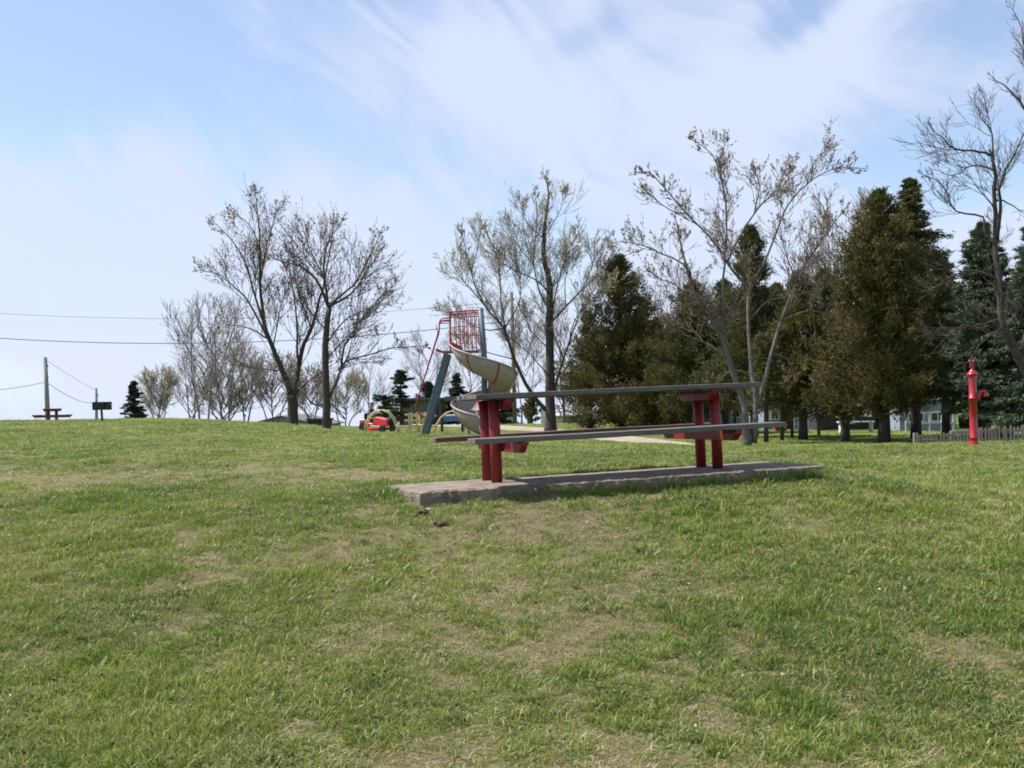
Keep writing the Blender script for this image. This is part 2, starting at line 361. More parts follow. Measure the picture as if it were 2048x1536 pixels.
def ground_material():
    m = bpy.data.materials.new('lawn_soil'); m.use_nodes = True; nt = m.node_tree; N = nt.nodes; L = nt.links; p = N['Principled BSDF']
    p.inputs['Roughness'].default_value = 1; p.inputs['Specular IOR Level'].default_value = .1
    tc = N.new('ShaderNodeTexCoord')
    def noise(s, d=6, r=.65, st=None):
        n = N.new('ShaderNodeTexNoise'); n.inputs['Scale'].default_value = s; n.inputs['Detail'].default_value = d; n.inputs['Roughness'].default_value = r
        src = tc.outputs['Object']
        if st:
            mp = N.new('ShaderNodeMapping'); mp.inputs['Scale'].default_value = st; L.new(src, mp.inputs[0]); src = mp.outputs[0]
        L.new(src, n.inputs[0]); return n.outputs[0]
    def mr(v, a, b, c=0, d=1):
        r = N.new('ShaderNodeMapRange'); L.new(v, r.inputs[0]); r.inputs[1].default_value = a; r.inputs[2].default_value = b; r.inputs[3].default_value = c; r.inputs[4].default_value = d; return r.outputs[0]
    def mix(f, a, b):
        x = N.new('ShaderNodeMix'); x.data_type = 'RGBA'; L.new(f, x.inputs[0])
        for i, v in ((6, a), (7, b)):
            if isinstance(v, tuple): x.inputs[i].default_value = (*v, 1)
            else: L.new(v, x.inputs[i])
        return x.outputs[2]
    def att(n):
        a = N.new('ShaderNodeAttribute'); a.attribute_name = n; return a.outputs['Fac']
    def add(a, b, k):
        x = N.new('ShaderNodeMath'); x.operation = 'MULTIPLY_ADD'; L.new(b, x.inputs[0]); x.inputs[1].default_value = k; L.new(a, x.inputs[2]); return x.outputs[0]
    green = mix(mr(noise(3), .35, .65), (.10, .15, .028), (.15, .19, .042))
    straw = mix(mr(noise(9), .35, .65), (.22, .185, .10), (.16, .135, .075))
    soilc = mix(mr(noise(25), .35, .65), (.12, .085, .062), (.20, .145, .11))
    dr = add(att('dry'), mr(noise(14, 8, .75), 0, 1, -1, 1), .9)
    c = mix(mr(dr, -.15, .75), green, straw)
    c = mix(mr(add(att('soil'), mr(noise(20, 8, .7), 0, 1, -1, 1), .35), .64, .80), c, soilc)
    L.new(c, p.inputs['Base Color'])
    b = N.new('ShaderNodeBump'); b.inputs['Strength'].default_value = .9; b.inputs['Distance'].default_value = .04; L.new(noise(28, 8, .75), b.inputs['Height']); L.new(b.outputs[0], p.inputs['Normal'])
    return m
def build_ground():
    t = np.linspace(-1, 1, 301); xs = np.sinh(t*6.0)/np.sinh(6.0)*700
    t = np.linspace(0, 1, 420); ys = np.concatenate([np.array([-300, -120, -50, -20, -8, -3, -1]), .2+4*(np.exp(t*5.05)-1)])
    X, Y = np.meshgrid(xs, ys); Z = terrain(X, Y)
    nx, ny = len(xs), len(ys); idx = np.arange(nx*ny).reshape(ny, nx)
    f = np.stack([idx[:-1, :-1], idx[:-1, 1:], idx[1:, 1:], idx[1:, :-1]], -1).reshape(-1, 4)
    o = np_mesh('ground', np.stack([X, Y, Z], -1).reshape(-1, 3), f, ground_material(), kind='structure', smooth=True)
    a = o.data.attributes.new('dry', 'FLOAT', 'POINT'); a.data.foreach_set('value', dryness(X, Y).ravel().astype(np.float32))
    a = o.data.attributes.new('soil', 'FLOAT', 'POINT'); a.data.foreach_set('value', soil(X, Y).ravel().astype(np.float32))
    o['label'] = 'lawn sloping up from the viewer to a low crest'
    return o
ground = build_ground()

def build_lane():
    vs = []; fs = []; pts = []; hw = []
    for i in range(len(lane)-1):
        for k in range(14):
            t = k/14; q = lane[i].lerp(lane[i+1], t); pts.append(q); hw.append(lerp(lane_half[i], lane_half[i+1], t))
    nc = 9
    for i, q in enumerate(pts):
        d = (pts[min(i+1, len(pts)-1)]-pts[max(i-1, 0)]); n = Vector((-d.y, d.x, 0)).normalized()
        for j in range(nc):
            u = -1+2*j/(nc-1); w = hw[i]*(1+.25*(float(vnoise(i*.45, 3+(u > 0)*9))-.5)*abs(u))
            p = q+n*u*w; z = tz(p.x, p.y)+(.03 if abs(u) < .9 else .012); vs.append((p.x, p.y, z))
    for i in range(len(pts)-1):
        for j in range(nc-1): a = i*nc+j; fs.append((a, a+1, a+nc+1, a+nc))
    m = mat('pale_gravel', (.36, .30, .24), (.24, .205, .155), 1.6, 1, .4, 20, c3=(.15, .15, .07), s3=.9, lo3=.55, hi3=.7)
    o = MB().add(vs, fs).build('gravel_lane', m, kind='structure', smooth=True); o['label'] = 'pale gravel lane crossing the grass behind the table'
build_lane()

# ------------------------------------------------------------------ grass
def grass_material(name, ca, cb, cc, trans=.35):
    m = bpy.data.materials.new(name); m.use_nodes = True; nt = m.node_tree; N = nt.nodes; L = nt.links; p = N['Principled BSDF']
    p.inputs['Roughness'].default_value = .55; p.inputs['Specular IOR Level'].default_value = .35
    a = N.new('ShaderNodeAttribute'); a.attribute_type = 'INSTANCER'; a.attribute_name = 'tint'
    r = N.new('ShaderNodeValToRGB'); L.new(a.outputs['Fac'], r.inputs[0])
    e = r.color_ramp.elements; e[0].color = (*ca, 1); e[0].position = 0; e[1].color = (*cc, 1); e[1].position = 1
    x = e.new(.5); x.color = (*cb, 1)
    b = N.new('ShaderNodeAttribute'); b.attribute_name = 'shade'
    mx = N.new('ShaderNodeMix'); mx.data_type = 'RGBA'; L.new(b.outputs['Fac'], mx.inputs[0]); L.new(r.outputs[0], mx.inputs[6]); mx.inputs[7].default_value = (.30, .26, .13, 1)
    L.new(mx.outputs[2], p.inputs['Base Color'])
    t = N.new('ShaderNodeBsdfTranslucent'); L.new(mx.outputs[2], t.inputs[0]); ms = N.new('ShaderNodeMixShader'); ms.inputs[0].default_value = trans
    L.new(p.outputs[0], ms.inputs[1]); L.new(t.outputs[0], ms.inputs[2]); L.new(ms.outputs[0], N['Material Output'].inputs[0])
    return m
def clump(name, m, n, rad, hmin, hmax, w, lean, dryp, seed):
    r = np.random.default_rng(seed); vs = []; fs = []; sh = []
    for i in range(n):
        a = r.random()*6.283; q = rad*math.sqrt(r.random()); bx, by = q*math.cos(a), q*math.sin(a)
        h = r.uniform(hmin, hmax); la = r.random()*6.283; ln = r.uniform(.1, 1)*lean*h
        wa = r.random()*6.283; wx, wy = math.cos(wa)*w/2*r.uniform(.7, 1.3), math.sin(wa)*w/2
        dx, dy = math.cos(la), math.sin(la); k = len(vs)
        rows = [(0, 0, 1), (.45, .3, .9), (.8, .7, .55)]
        for hh, ll, ww in rows:
            cx = bx+dx*ln*ll; cy = by+dy*ln*ll; cz = h*hh*(1-.35*lean*ll*ll*.5)-.004
            vs += [(cx-wx*ww, cy-wy*ww, cz), (cx+wx*ww, cy+wy*ww, cz)]
        vs.append((bx+dx*ln*1.15, by+dy*ln*1.15, h*(1-.3*min(lean, 1.5))))
        fs += [(k, k+1, k+3), (k, k+3, k+2), (k+2, k+3, k+5), (k+2, k+5, k+4), (k+4, k+5, k+6)]
        s = 1.0 if r.random() < dryp else r.uniform(0, .25); sh += [s]*7
    me = bpy.data.meshes.new(name); me.from_pydata(vs, [], fs); me.materials.append(m)
    at_ = me.attributes.new('shade', 'FLOAT', 'POINT'); at_.data.foreach_set('value', np.array(sh, np.float32))
    o = bpy.data.objects.new(name, me); return o
GG = grass_material('grass_blades', (.095, .180, .020), (.190, .280, .036), (.320, .345, .085))
GS = grass_material('straw_blades', (.22, .17, .09), (.32, .265, .145), (.44, .385, .24), .2)
GW = grass_material('weed_blades', (.09, .16, .03), (.14, .22, .045), (.22, .28, .09))
def build_grass():
    col = bpy.data.collections.new('grass_sources')
    n = 0
    def addc(o):
        col.objects.link(o)
    for i in range(5): addc(clump('a%02d_green' % i, GG, 26, .050, .014, .040, .0042, 1.15, .30, 10+i))
    for i in range(3): addc(clump('b%02d_tall' % i, GG, 22, .045, .028, .068, .0050, .9, .06, 20+i))
    for i in range(4): addc(clump('c%02d_straw' % i, GS, 18, .060, .008, .028, .0040, 3.2, .3, 30+i))
    for i in range(2): addc(clump('d%02d_weed' % i, GW, 14, .035, .02, .05, .012, 1.4, .0, 40+i))
    P = []; 
    def scatter(y0, y1, dens, size, margin=1.9):
        A = ((y1**2-y0**2)/2*1.10+(y1-y0)*2*margin); k = int(A*dens)
        y = np.sqrt(RNG.uniform(y0**2, y1**2, int(k*1.15))); x = RNG.uniform(-1, 1, len(y))*(y*.54+margin)
        P.append(np.stack([x, y, np.full(len(y), size), np.full(len(y), dens)], 1))
    scatter(2.4, 6.5, 950, 1.0); scatter(6.5, 10, 620, 1.1); scatter(10, 15, 260, 1.35); scatter(15, 22, 95, 1.9); scatter(22, 36, 42, 2.5); scatter(36, 62, 9, 3.6)
    P = np.concatenate(P); x, y, s, dn = P.T
    dr = dryness(x, y)+(RNG.random(len(x))-.5)*.9; so_ = soil(x, y)+(RNG.random(len(x))-.5)*.10
    u, v = slab_uv(x, y)
    e = np.where(u < -.75, .07, .02)
    ins = (u > SL[0]-e) & (u < SL[1]+e) & (v > SL[2]-e) & (v < SL[3]+e)
    fr = fbm(x*2.2+50, y*2.2, 4)
    keep = ~ins & ~((so_ > .69) & (RNG.random(len(x)) < .88)) & (lane_dist(x, y) > 1.0) & (RNG.random(len(x)) < lerp(1, .85, sm(.0, .8, dr)))
    x, y, s, dr, fr, u, v = [q[keep] for q in (x, y, s, dr, fr, u, v)]
    z = terrain(x, y); N_ = len(x); rnd = RNG.random(N_)
    kind = np.zeros(N_, int)
    straw = rnd < lerp(.15, .80, sm(-.45, .60, dr))
    r2 = RNG.random(N_); tall = (~straw) & (r2 < lerp(.04, .38, sm(.48, .66, fr)))
    near_edge = (np.abs(v-SL[2]+.08) < .14) & (u > -.85) & (u < SL[1])
    tall |= near_edge & (r2 < .75) & (fr > .40)
    weed = (~straw) & (~tall) & (RNG.random(N_) < .05)
    kind = RNG.integers(0, 5, N_); kind[tall] = 5+RNG.integers(0, 3, tall.sum()); kind[straw] = 8+RNG.integers(0, 4, straw.sum()); kind[weed] = 12+RNG.integers(0, 2, weed.sum())
    sc = s*RNG.uniform(.65, 1.3, N_)*lerp(1.12, .72, sm(-.3, .8, dr)); hs = np.where(s > 1.3, s**-.95, 1)*np.where(near_edge & tall, 1.25, 1)
    scv = np.stack([sc, sc, sc*hs], 1)
    tint = np.clip(.45+(fbm(x*.8+12, y*.8+5, 4)-.5)*1.5+(RNG.random(N_)-.5)*.75+.25*np.clip(dr, -1, 1), 0, 1)
    me = bpy.data.meshes.new('grass'); me.vertices.add(N_); me.vertices.foreach_set('co', np.stack([x, y, z], 1).astype(np.float32).ravel())
    def A(nm, ty, fld, arr): a = me.attributes.new(nm, ty, 'POINT'); a.data.foreach_set(fld, arr.ravel())
    A('kind_i', 'INT', 'value', kind.astype(np.int32)); A('tint', 'FLOAT', 'value', tint.astype(np.float32)); A('scl', 'FLOAT_VECTOR', 'vector', scv.astype(np.float32))
    rot = np.zeros((N_, 3), np.float32); rot[:, 2] = RNG.random(N_)*6.283; rot[:, 0] = (RNG.random(N_)-.5)*.3; A('rot', 'FLOAT_VECTOR', 'vector', rot)
    o = bpy.data.objects.new('grass', me); C.objects.link(o); tag(o, 'short spring lawn grass mixed with dry straw', 'grass', kind='stuff')
    g = bpy.data.node_groups.new('grass_nodes', 'GeometryNodeTree'); g.interface.new_socket('Geometry', in_out='INPUT', socket_type='NodeSocketGeometry'); g.interface.new_socket('Geometry', in_out='OUTPUT', socket_type='NodeSocketGeometry')
    N = g.nodes; L = g.links; gi = N.new('NodeGroupInput'); go = N.new('NodeGroupOutput')
    ci = N.new('GeometryNodeCollectionInfo'); ci.inputs['Collection'].default_value = col; ci.inputs['Separate Children'].default_value = True; ci.inputs['Reset Children'].default_value = True
    ip = N.new('GeometryNodeInstanceOnPoints'); ip.inputs['Pick Instance'].default_value = True
    def na(nm, ty): q = N.new('GeometryNodeInputNamedAttribute'); q.data_type = ty; q.inputs[0].default_value = nm; return q.outputs[0]
    L.new(gi.outputs[0], ip.inputs['Points']); L.new(ci.outputs[0], ip.inputs['Instance']); L.new(na('kind_i', 'INT'), ip.inputs['Instance Index'])
    er = N.new('FunctionNodeEulerToRotation'); L.new(na('rot', 'FLOAT_VECTOR'), er.inputs[0]); L.new(er.outputs[0], ip.inputs['Rotation'])
    L.new(na('scl', 'FLOAT_VECTOR'), ip.inputs['Scale']); L.new(ip.outputs[0], go.inputs[0])
    md = o.modifiers.new('grass', 'NODES'); md.node_group = g
    print('grass clumps', N_)
build_grass()

# ------------------------------------------------------------------ concrete slab and picnic table
SLOPE = Matrix.Rotation(TH, 4, 'Z') @ Matrix.Rotation(-math.atan(TILT), 4, 'Y') @ Matrix.Rotation(-math.atan(TILT2), 4, 'X')
def build_slab():
    t = thing('concrete_slab', 'long weathered concrete slab with crumbled edges under the red-legged picnic table', 'concrete slab')
    t.matrix_world = Matrix.Translation(SO) @ SLOPE
    sections = [[(SL[0]+.02, SL[2]-.035), (-.815, SL[2]-.05), (-.80, SL[3]-.01), (SL[0]-.13, SL[3]-.03)], [(-.79, SL[2]+.01), (SL[1], SL[2]), (SL[1]-.02, SL[3]), (-.78, SL[3])]]
    for k, c in enumerate(sections):
        out = []
        for i in range(4):
            a = Vector(c[i]); b = Vector(c[(i+1) % 4]); n = max(4, int((b-a).length/.035))
            for q in range(n):
                p = a.lerp(b, q/n); j = .013 if i != 1-k else .005; out.append((p.x+random.uniform(-j, j), p.y+random.uniform(-j, j)))
        bm = bmesh.new(); up = .008 if k == 0 else 0; cx = sum(p[0] for p in out)/len(out); cy = sum(p[1] for p in out)/len(out)
        def ring(sc, z, jz): return [bm.verts.new((x-(x-cx)/max(abs(x-cx), .01)*sc*min(1, abs(x-cx)/.1)+random.uniform(-.004, .004), y-(y-cy)/max(abs(y-cy), .01)*sc*min(1, abs(y-cy)/.1)+random.uniform(-.005, .005), z+random.uniform(-jz, jz))) for x, y in out]
        rings = [ring(.030, up, .002), ring(.006, up-.014, .005), ring(0, up-.05, .006), ring(.004, up-.20, 0)]
        n = len(out)
        for a, b in zip(rings, rings[1:]):
            for i in range(n): j = (i+1) % n; bm.faces.new((a[i], a[j], b[j], b[i]))
        bm.faces.new(rings[0]); bmesh.ops.triangulate(bm, faces=[f for f in bm.faces if len(f.verts) > 4]); bmesh.ops.recalc_face_normals(bm, faces=bm.faces)
        me = bpy.data.meshes.new('slab_section'); bm.to_mesh(me); bm.free(); me.materials.append(MT['conc'])
        o = bpy.data.objects.new('slab_section', me); C.objects.link(o); o.parent = t
build_slab()

def plank(parent, name, x0, x1, yc, w, zt, th, mt, sag=0):
    """a board along x with slightly worn ends, sawn in segments so it can warp"""
    n = 12; vs = []; fs = []; ph = random.random()*6
    for i in range(n+1):
        x = lerp(x0, x1, i/n)+(random.uniform(-.008, .008) if i in (0, n) else 0); dz = math.sin(i*.55+ph)*.0025-sag*(1-((i/n)*2-1)**2)
        for y, z in ((-w/2, 0), (w/2, 0), (w/2, -th), (-w/2, -th)):
            vs.append((x+(-y*0), yc+y+math.sin(i*.4+ph)*.0015, zt+z+dz+random.uniform(-.0012, .0012)))
    for i in range(n):
        for j in range(4): a = i*4+j; b = i*4+(j+1) % 4; fs.append((a, b, b+4, a+4))
    fs += [(3, 2, 1, 0), (n*4, n*4+1, n*4+2, n*4+3)]
    return MB().add(vs, fs).build(name, mt, parent, bevel=.004)
def build_table():
    t = thing('picnic_table', 'big picnic table on four red posts with grey plank top on concrete slab', 'picnic table')
    t.matrix_world = Matrix.Translation(SO) @ SLOPE
    PX = (pR-pL).to_2d().length/2; H = .745
    for sx in (-1, 1):
        for sy in (-1, 1):
            MB().tube([(sx*PX, sy*.165, -.01), (sx*PX+.002, sy*.165, .35), (sx*PX, sy*.165, H-.05)], .047, 18).build('post', MT['red'], t, smooth=False)
            q = t.children[-1]
            for p in q.data.polygons: p.use_smooth = len(p.vertices) == 4
    for sx in (-1, 1):
        o = MB().prism([(-.36, 0), (.36, 0), (.345, -.035), (.27, -.085), (-.27, -.085), (-.345, -.035)], -.03, .03).build('top_beam', MT['red'], t, bevel=.004)
        o.rotation_euler = (0, 0, R(90)); o.location = (sx*PX-sx*.085, 0, H-.05)
        o = MB().prism([(-.76, 0), (.76, 0), (.755, -.03), (.68, -.085), (-.68, -.085), (-.755, -.03)], -.03, .03).build('seat_beam', MT['red'], t, bevel=.004)
        o.rotation_euler = (0, 0, R(90)); o.location = (sx*PX-sx*.085, 0, .347)
        for k, yy in enumerate((-.31, -.18, -.05, .08, .21, .31)):
            MB().lathe([(.009, 0), (.009, .02), (.004, .024)], 8, (sx*PX-sx*.13, yy, H-.075)).build('bolt', MT['black'], t)
        for yy in (-.70, -.58, .58, .70):
            MB().lathe([(.009, 0), (.009, .02), (.004, .024)], 8, (sx*PX-sx*.13, yy, .322)).build('bolt', MT['black'], t)
    w = .139
    for i in range(5): plank(t, 'tabletop_plank', -PX-.19+random.uniform(-.01, .01), PX+.36+random.uniform(-.01, .01), (i-2)*(w+.006), w, H, .040, MT['wood'])
    for s in (-1, 1):
        for k in (0, 1):
            plank(t, 'seat_plank', -PX-(.31 if s < 0 else .37), PX+.36, s*(.565+k*.128), .122, .392, .043, MT['wood'] if s < 0 or k else MT['woodend'])
    return t
build_table()

# ------------------------------------------------------------------ red hand pump
def build_pump():
    g = gp(1948, 16, 890); g.z -= .01
    t = thing('hand_pump', 'old bright red cast iron hand pump standing in the grass', 'hand pump', g)
    s = 16/F
    col = [(.098, -.05), (.098, .03), (.088, .05), (.068, .12), (.060, .17), (.066, .175), (.066, .19), (.060, .195), (.058, .5), (.058, .80), (.066, .805), (.066, .825), (.058, .83), (.056, 1.10), (.056, 1.20), (.054, 1.22)]
    MB().lathe(col, 28).build('column', MT['pump'], t, smooth=True)
    MB().lathe([(.055, 1.165), (.062, 1.17), (.085, 1.185), (.088, 1.20), (.082, 1.215), (.068, 1.225), (.05, 1.25), (.032, 1.27), (.03, 1.275)], 28).build('cap', MT['pump'], t, smooth=True)
    m = MB(); m.tube([(.03, -.02, .80), (.075, -.03, .835), (.10, -.04, .89), (.125, -.05, .925), (.155, -.06, .925), (.175, -.07, .895), (.18, -.075, .855), (.18, -.075, .84)], [.036, .036, .033, .032, .032, .034, .038, .04], 14)
    m.build('spout', MT['pump'], t, smooth=True)
    MB().lathe([(.05, 0), (.05, .02)], 16).build('spout_flange', MT['pump'], t); o = t.children[-1]; o.location = (.055, -.025, .815); o.rotation_euler = (0, R(48), 0)
    m = MB(); m.tube([(0, 0, 1.26), (0, 0, 1.30), (-.01, 0, 1.34)], [.026, .02, .017], 12)
    m.box((-.012, 0, 1.355), (.04, .045, .05)); m.build('rod_guide', MT['pump'], t, bevel=.004)
    m = MB()
    for sx in (-.028, .022): m.tube([(sx, 0, 1.36), (sx*1.25-.003, 0, 1.40), (sx*1.2, 0, 1.44)], [.012, .015, .011], 8)
    m.tube([(-.045, 0, 1.405), (.038, 0, 1.405)], .009, 8); m.build('fork', MT['pump'], t, smooth=True)
build_pump()

# ------------------------------------------------------------------ trees
def buds_mesh(pts, size, name, mt, parent, per=2):
    pts = np.asarray(pts); n = len(pts)*per; c = np.repeat(pts, per, 0)+RNG.normal(0, size*.4, (n, 3))
    a = RNG.normal(size=(n, 3)); a /= np.linalg.norm(a, axis=1)[:, None]; b = np.cross(a, RNG.normal(size=(n, 3))); b /= np.linalg.norm(b, axis=1)[:, None]
    s = size*RNG.uniform(.5, 1.3, (n, 1))
    v = np.stack([c-a*s, c+b*s*.45, c+a*s, c-b*s*.45], 1).reshape(-1, 3); f = np.arange(n*4).reshape(-1, 4)
    return np_mesh(name, v, f, mt, parent, kind='stuff')
class Wood:
    """thin limbs as three sided tubes gathered in arrays"""
    def __init__(s): s.v = []; s.f = []; s.n = 0; s.tips = []
    def chain(s, P, r0, r1):
        P = np.asarray(P, float); k = len(P); D = np.gradient(P, axis=0); D /= np.linalg.norm(D, axis=1)[:, None]+1e-9
        ref = np.array([.31, .52, .79]); a = np.cross(D, ref); a /= np.linalg.norm(a, axis=1)[:, None]+1e-9; b = np.cross(D, a)
        rr = np.linspace(r0, r1, k)[:, None]
        ring = [P+(a*math.cos(t)+b*math.sin(t))*rr for t in (0, 2.094, 4.189)]
        s.v.append(np.stack(ring, 1).reshape(-1, 3))
        i = np.arange(k-1)[:, None]*3; q = []
        for j in range(3): q.append(np.concatenate([i+j, i+(j+1) % 3, i+(j+1) % 3+3, i+j+3], 1))
        s.f.append(np.concatenate(q)+s.n); s.n += 3*k
    def build(s, name, mt, parent, kind=None): return np_mesh(name, np.concatenate(s.v), np.concatenate(s.f), mt, parent, kind=kind)
def grow(W, p, d, L, r, lev, P, rmin):
    k = 5 if lev < 2 else 4
    pts = [p]; q = np.array(p, float); dd = np.array(d, float); dd /= np.linalg.norm(dd)
    wob = P.get('wob', .16)
    for i in range(k):
        dd = dd+np.random.normal(0, wob, 3)+np.array([0, 0, P.get('up', .12)]); dd /= np.linalg.norm(dd)
        q = q+dd*L/k; pts.append(q)
    pts = np.array(pts); W.chain(pts, r, max(r*.35, rmin))
    if lev >= P['levels']-1:
        for _ in range(P.get('tips', 3)):
            u = random.uniform(.25, 1)*k; i = min(int(u), k-1); W.tips.append(pts[i]+(pts[i+1]-pts[i])*(u-i))
    if lev >= P['levels']: return
    nch = P['kids'][min(lev, len(P['kids'])-1)]
    nch = max(1, int(nch*min(1.15, .3+L*.75)+.5)) if lev == 1 else nch
    for c in range(nch):
        t = random.uniform(.2, 1.0); i = min(int(t*k), k-1); base = pts[i]+(pts[i+1]-pts[i])*(t*k-i)
        ax = pts[i+1]-pts[i]; ax /= np.linalg.norm(ax); n = np.random.normal(size=3); n -= ax*n.dot(ax); n /= np.linalg.norm(n)
        ang = random.uniform(.35, .8); nd = ax*math.cos(ang)+n*math.sin(ang)
        grow(W, base, nd, L*random.uniform(.4, .68), max(r*.5, rmin), lev+1, P, rmin)
def limb_tree(name, label, Y, limbs, trunk_r, params, mt_trunk, mt_twig, mt_bud=None, bud=.04, seed=1, per=2, group=None, rmin=.0045, cat='tree', ybase=None, kidlen=1.0):
    """limbs: list of polylines of photo pixels, with start radius; the first is the trunk; depth of limbs spreads to both sides"""
    random.seed(seed); np.random.seed(seed)
    px0, py0 = limbs[0][0][0]; base = at(px0, py0, Y); g = tz(base.x, base.y)
    root = thing(name, label, cat, (base.x, base.y, g), group=group)
    O = np.array([base.x, base.y, g]); dz = 0
    tr = MB(); W = Wood(); end_of = {}
    for li, (pl, r0, r1) in enumerate(limbs):
        dep = 0 if li == 0 else random.uniform(-1, 1)*.35
        pts = []; acc = 0; start = 0
        if li:
            # depth continues from nearest earlier point
            bp = np.array(pl[0]); best = min(end_of, key=lambda k: (k[0]-bp[0])**2+(k[1]-bp[1])**2); start = end_of[best]
        last = None
        for j, (x, y) in enumerate(pl):
            w0 = at(x, y, Y+start)
            if last is not None: acc += (w0-last).length*dep
            last = w0; q = at(x, y, Y+start+acc); P3 = np.array(q)-O
            if li == 0 and j == 0: P3[2] = -.15
            pts.append(P3); end_of[(x, y)] = start+acc
            if j: end_of[((x+pl[j-1][0])/2, (y+pl[j-1][1])/2)] = start+acc
        # smooth resample
        S = []
        for j in range(len(pts)-1):
            a = pts[max(j-1, 0)]; b = pts[j]; c = pts[j+1]; d = pts[min(j+2, len(pts)-1)]
            for t in (0, .33, .66): S.append(.5*((2*b)+(-a+c)*t+(2*a-5*b+4*c-d)*t*t+(-a+3*b-3*c+d)*t**3)+np.random.normal(0, .012, 3)*(1 if j or t else 0))
        S.append(pts[-1]); rr = [lerp(r0, r1, (i/(len(S)-1))**.8) for i in range(len(S))]
        if li == 0: rr[0] *= 1.35; rr[1] *= 1.1
        tr.tube([Vector(q) for q in S], rr, 8 if r0 > .05 else 5)
        # side branches
        S = np.array(S); seg = np.linalg.norm(np.diff(S, axis=0), axis=1); tot = seg.sum(); cum = np.concatenate([[0], np.cumsum(seg)])
        if li == 0 and not params.get('trunk_kids'): continue
        nk = int(tot*params['dens'])
        for c in range(nk):
            t = tot*(random.uniform(params.get('from', .15), 1.0)); i = min(np.searchsorted(cum, t)-1, len(S)-2); i = max(i, 0)
            base_ = S[i]+(S[i+1]-S[i])*((t-cum[i])/(seg[i]+1e-9)); ax = S[i+1]-S[i]; ax /= np.linalg.norm(ax)+1e-9
            n = np.random.normal(size=3); n -= ax*n.dot(ax); n /= np.linalg.norm(n); ang = random.uniform(.4, 1.05)
            frac = 1-t/tot; L = (params['len'][0]+(params['len'][1]-params['len'][0])*frac)*random.uniform(.6, 1.2)*kidlen
            rad = max(rmin*1.3, min(.6*rr[min(i, len(rr)-1)], .009*L+.003))
            grow(W, base_, ax*math.cos(ang)+n*math.sin(ang)+np.array([0, 0, .18]), L, rad, 1, params, rmin)
        grow(W, S[-1], S[-1]-S[-2], params['len'][0]*.7, r1, 2, params, rmin)
    tr.build('trunk', mt_trunk, root, smooth=True)
    W.build('crown', mt_twig, root)
    if mt_bud: buds_mesh(W.tips, bud, 'buds', mt_bud, root, per)
    return root, len(W.tips)

PM = dict(levels=3, kids=[0, 6, 2], dens=3.9, len=(.30, 2.1), wob=.075, up=.10, tips=2)
limb_tree('maple_tree', 'forked budding maple on the lawn, left of the two trees side by side', 38, [
 ([(586, 857), (586, 820), (584, 790)], .22, .19),
 ([(584, 792), (565, 742), (548, 702), (533, 662), (524, 612), (520, 545), (519, 485), (517, 435), (510, 384)], .13, .01),
 ([(532, 670), (497, 602), (469, 575), (440, 551), (397, 540)], .05, .01),
 ([(525, 640), (504, 572), (490, 523), (458, 473), (430, 446)], .05, .01),
 ([(535, 677), (497, 656), (450, 650)], .04, .01), ([(556, 741), (525, 739), (470, 730)], .035, .01),
 ([(520, 586), (532, 500), (548, 440), (560, 410)], .035, .01), ([(519, 500), (500, 450), (463, 424)], .03, .01),
 ([(586, 790), (593, 775), (602, 705), (623, 656), (637, 607), (648, 565), (658, 509), (668, 455)], .12, .01),
 ([(597, 730), (594, 691), (593, 628), (581, 551), (577, 505)], .055, .01), ([(623, 656), (600, 600), (590, 560), (560, 520)], .035, .01),
 ([(594, 783), (637, 748), (669, 727)], .035, .01), ([(545, 700), (560, 620), (575, 560)], .03, .01)],
 .22, PM, MT['bark'], MT['twig'], MT['bud'], .045, seed=11, per=1, kidlen=1)
limb_tree('maple_tree', 'budding maple with one straight trunk, right of the two trees side by side', 36.5, [
 ([(654, 859), (652, 807), (651, 691), (658, 618)], .17, .10),
 ([(658, 618), (672, 600), (722, 551), (762, 463)], .07, .01), ([(656, 612), (637, 568), (609, 537), (567, 523), (540, 516)], .06, .01),
 ([(657, 614), (651, 565), (651, 498), (684, 440)], .06, .01), ([(660, 612), (704, 586), (735, 540), (765, 498)], .05, .01),
 ([(655, 803), (672, 765), (682, 740), (692, 722), (753, 705), (792, 695), (848, 692)], .055, .01),
 ([(683, 738), (690, 691), (732, 628), (799, 561)], .05, .01), ([(650, 809), (627, 809), (608, 788)], .04, .02),
 ([(652, 690), (690, 640), (740, 615), (780, 590)], .035, .01), ([(652, 660), (620, 620), (600, 575)], .035, .01), ([(651, 560), (620, 500), (605, 450)], .03, .01), ([(652, 720), (690, 680), (745, 660)], .03, .01)],
 .17, PM, MT['bark'], MT['twig'], MT['bud'], .045, seed=12, per=1, kidlen=1)
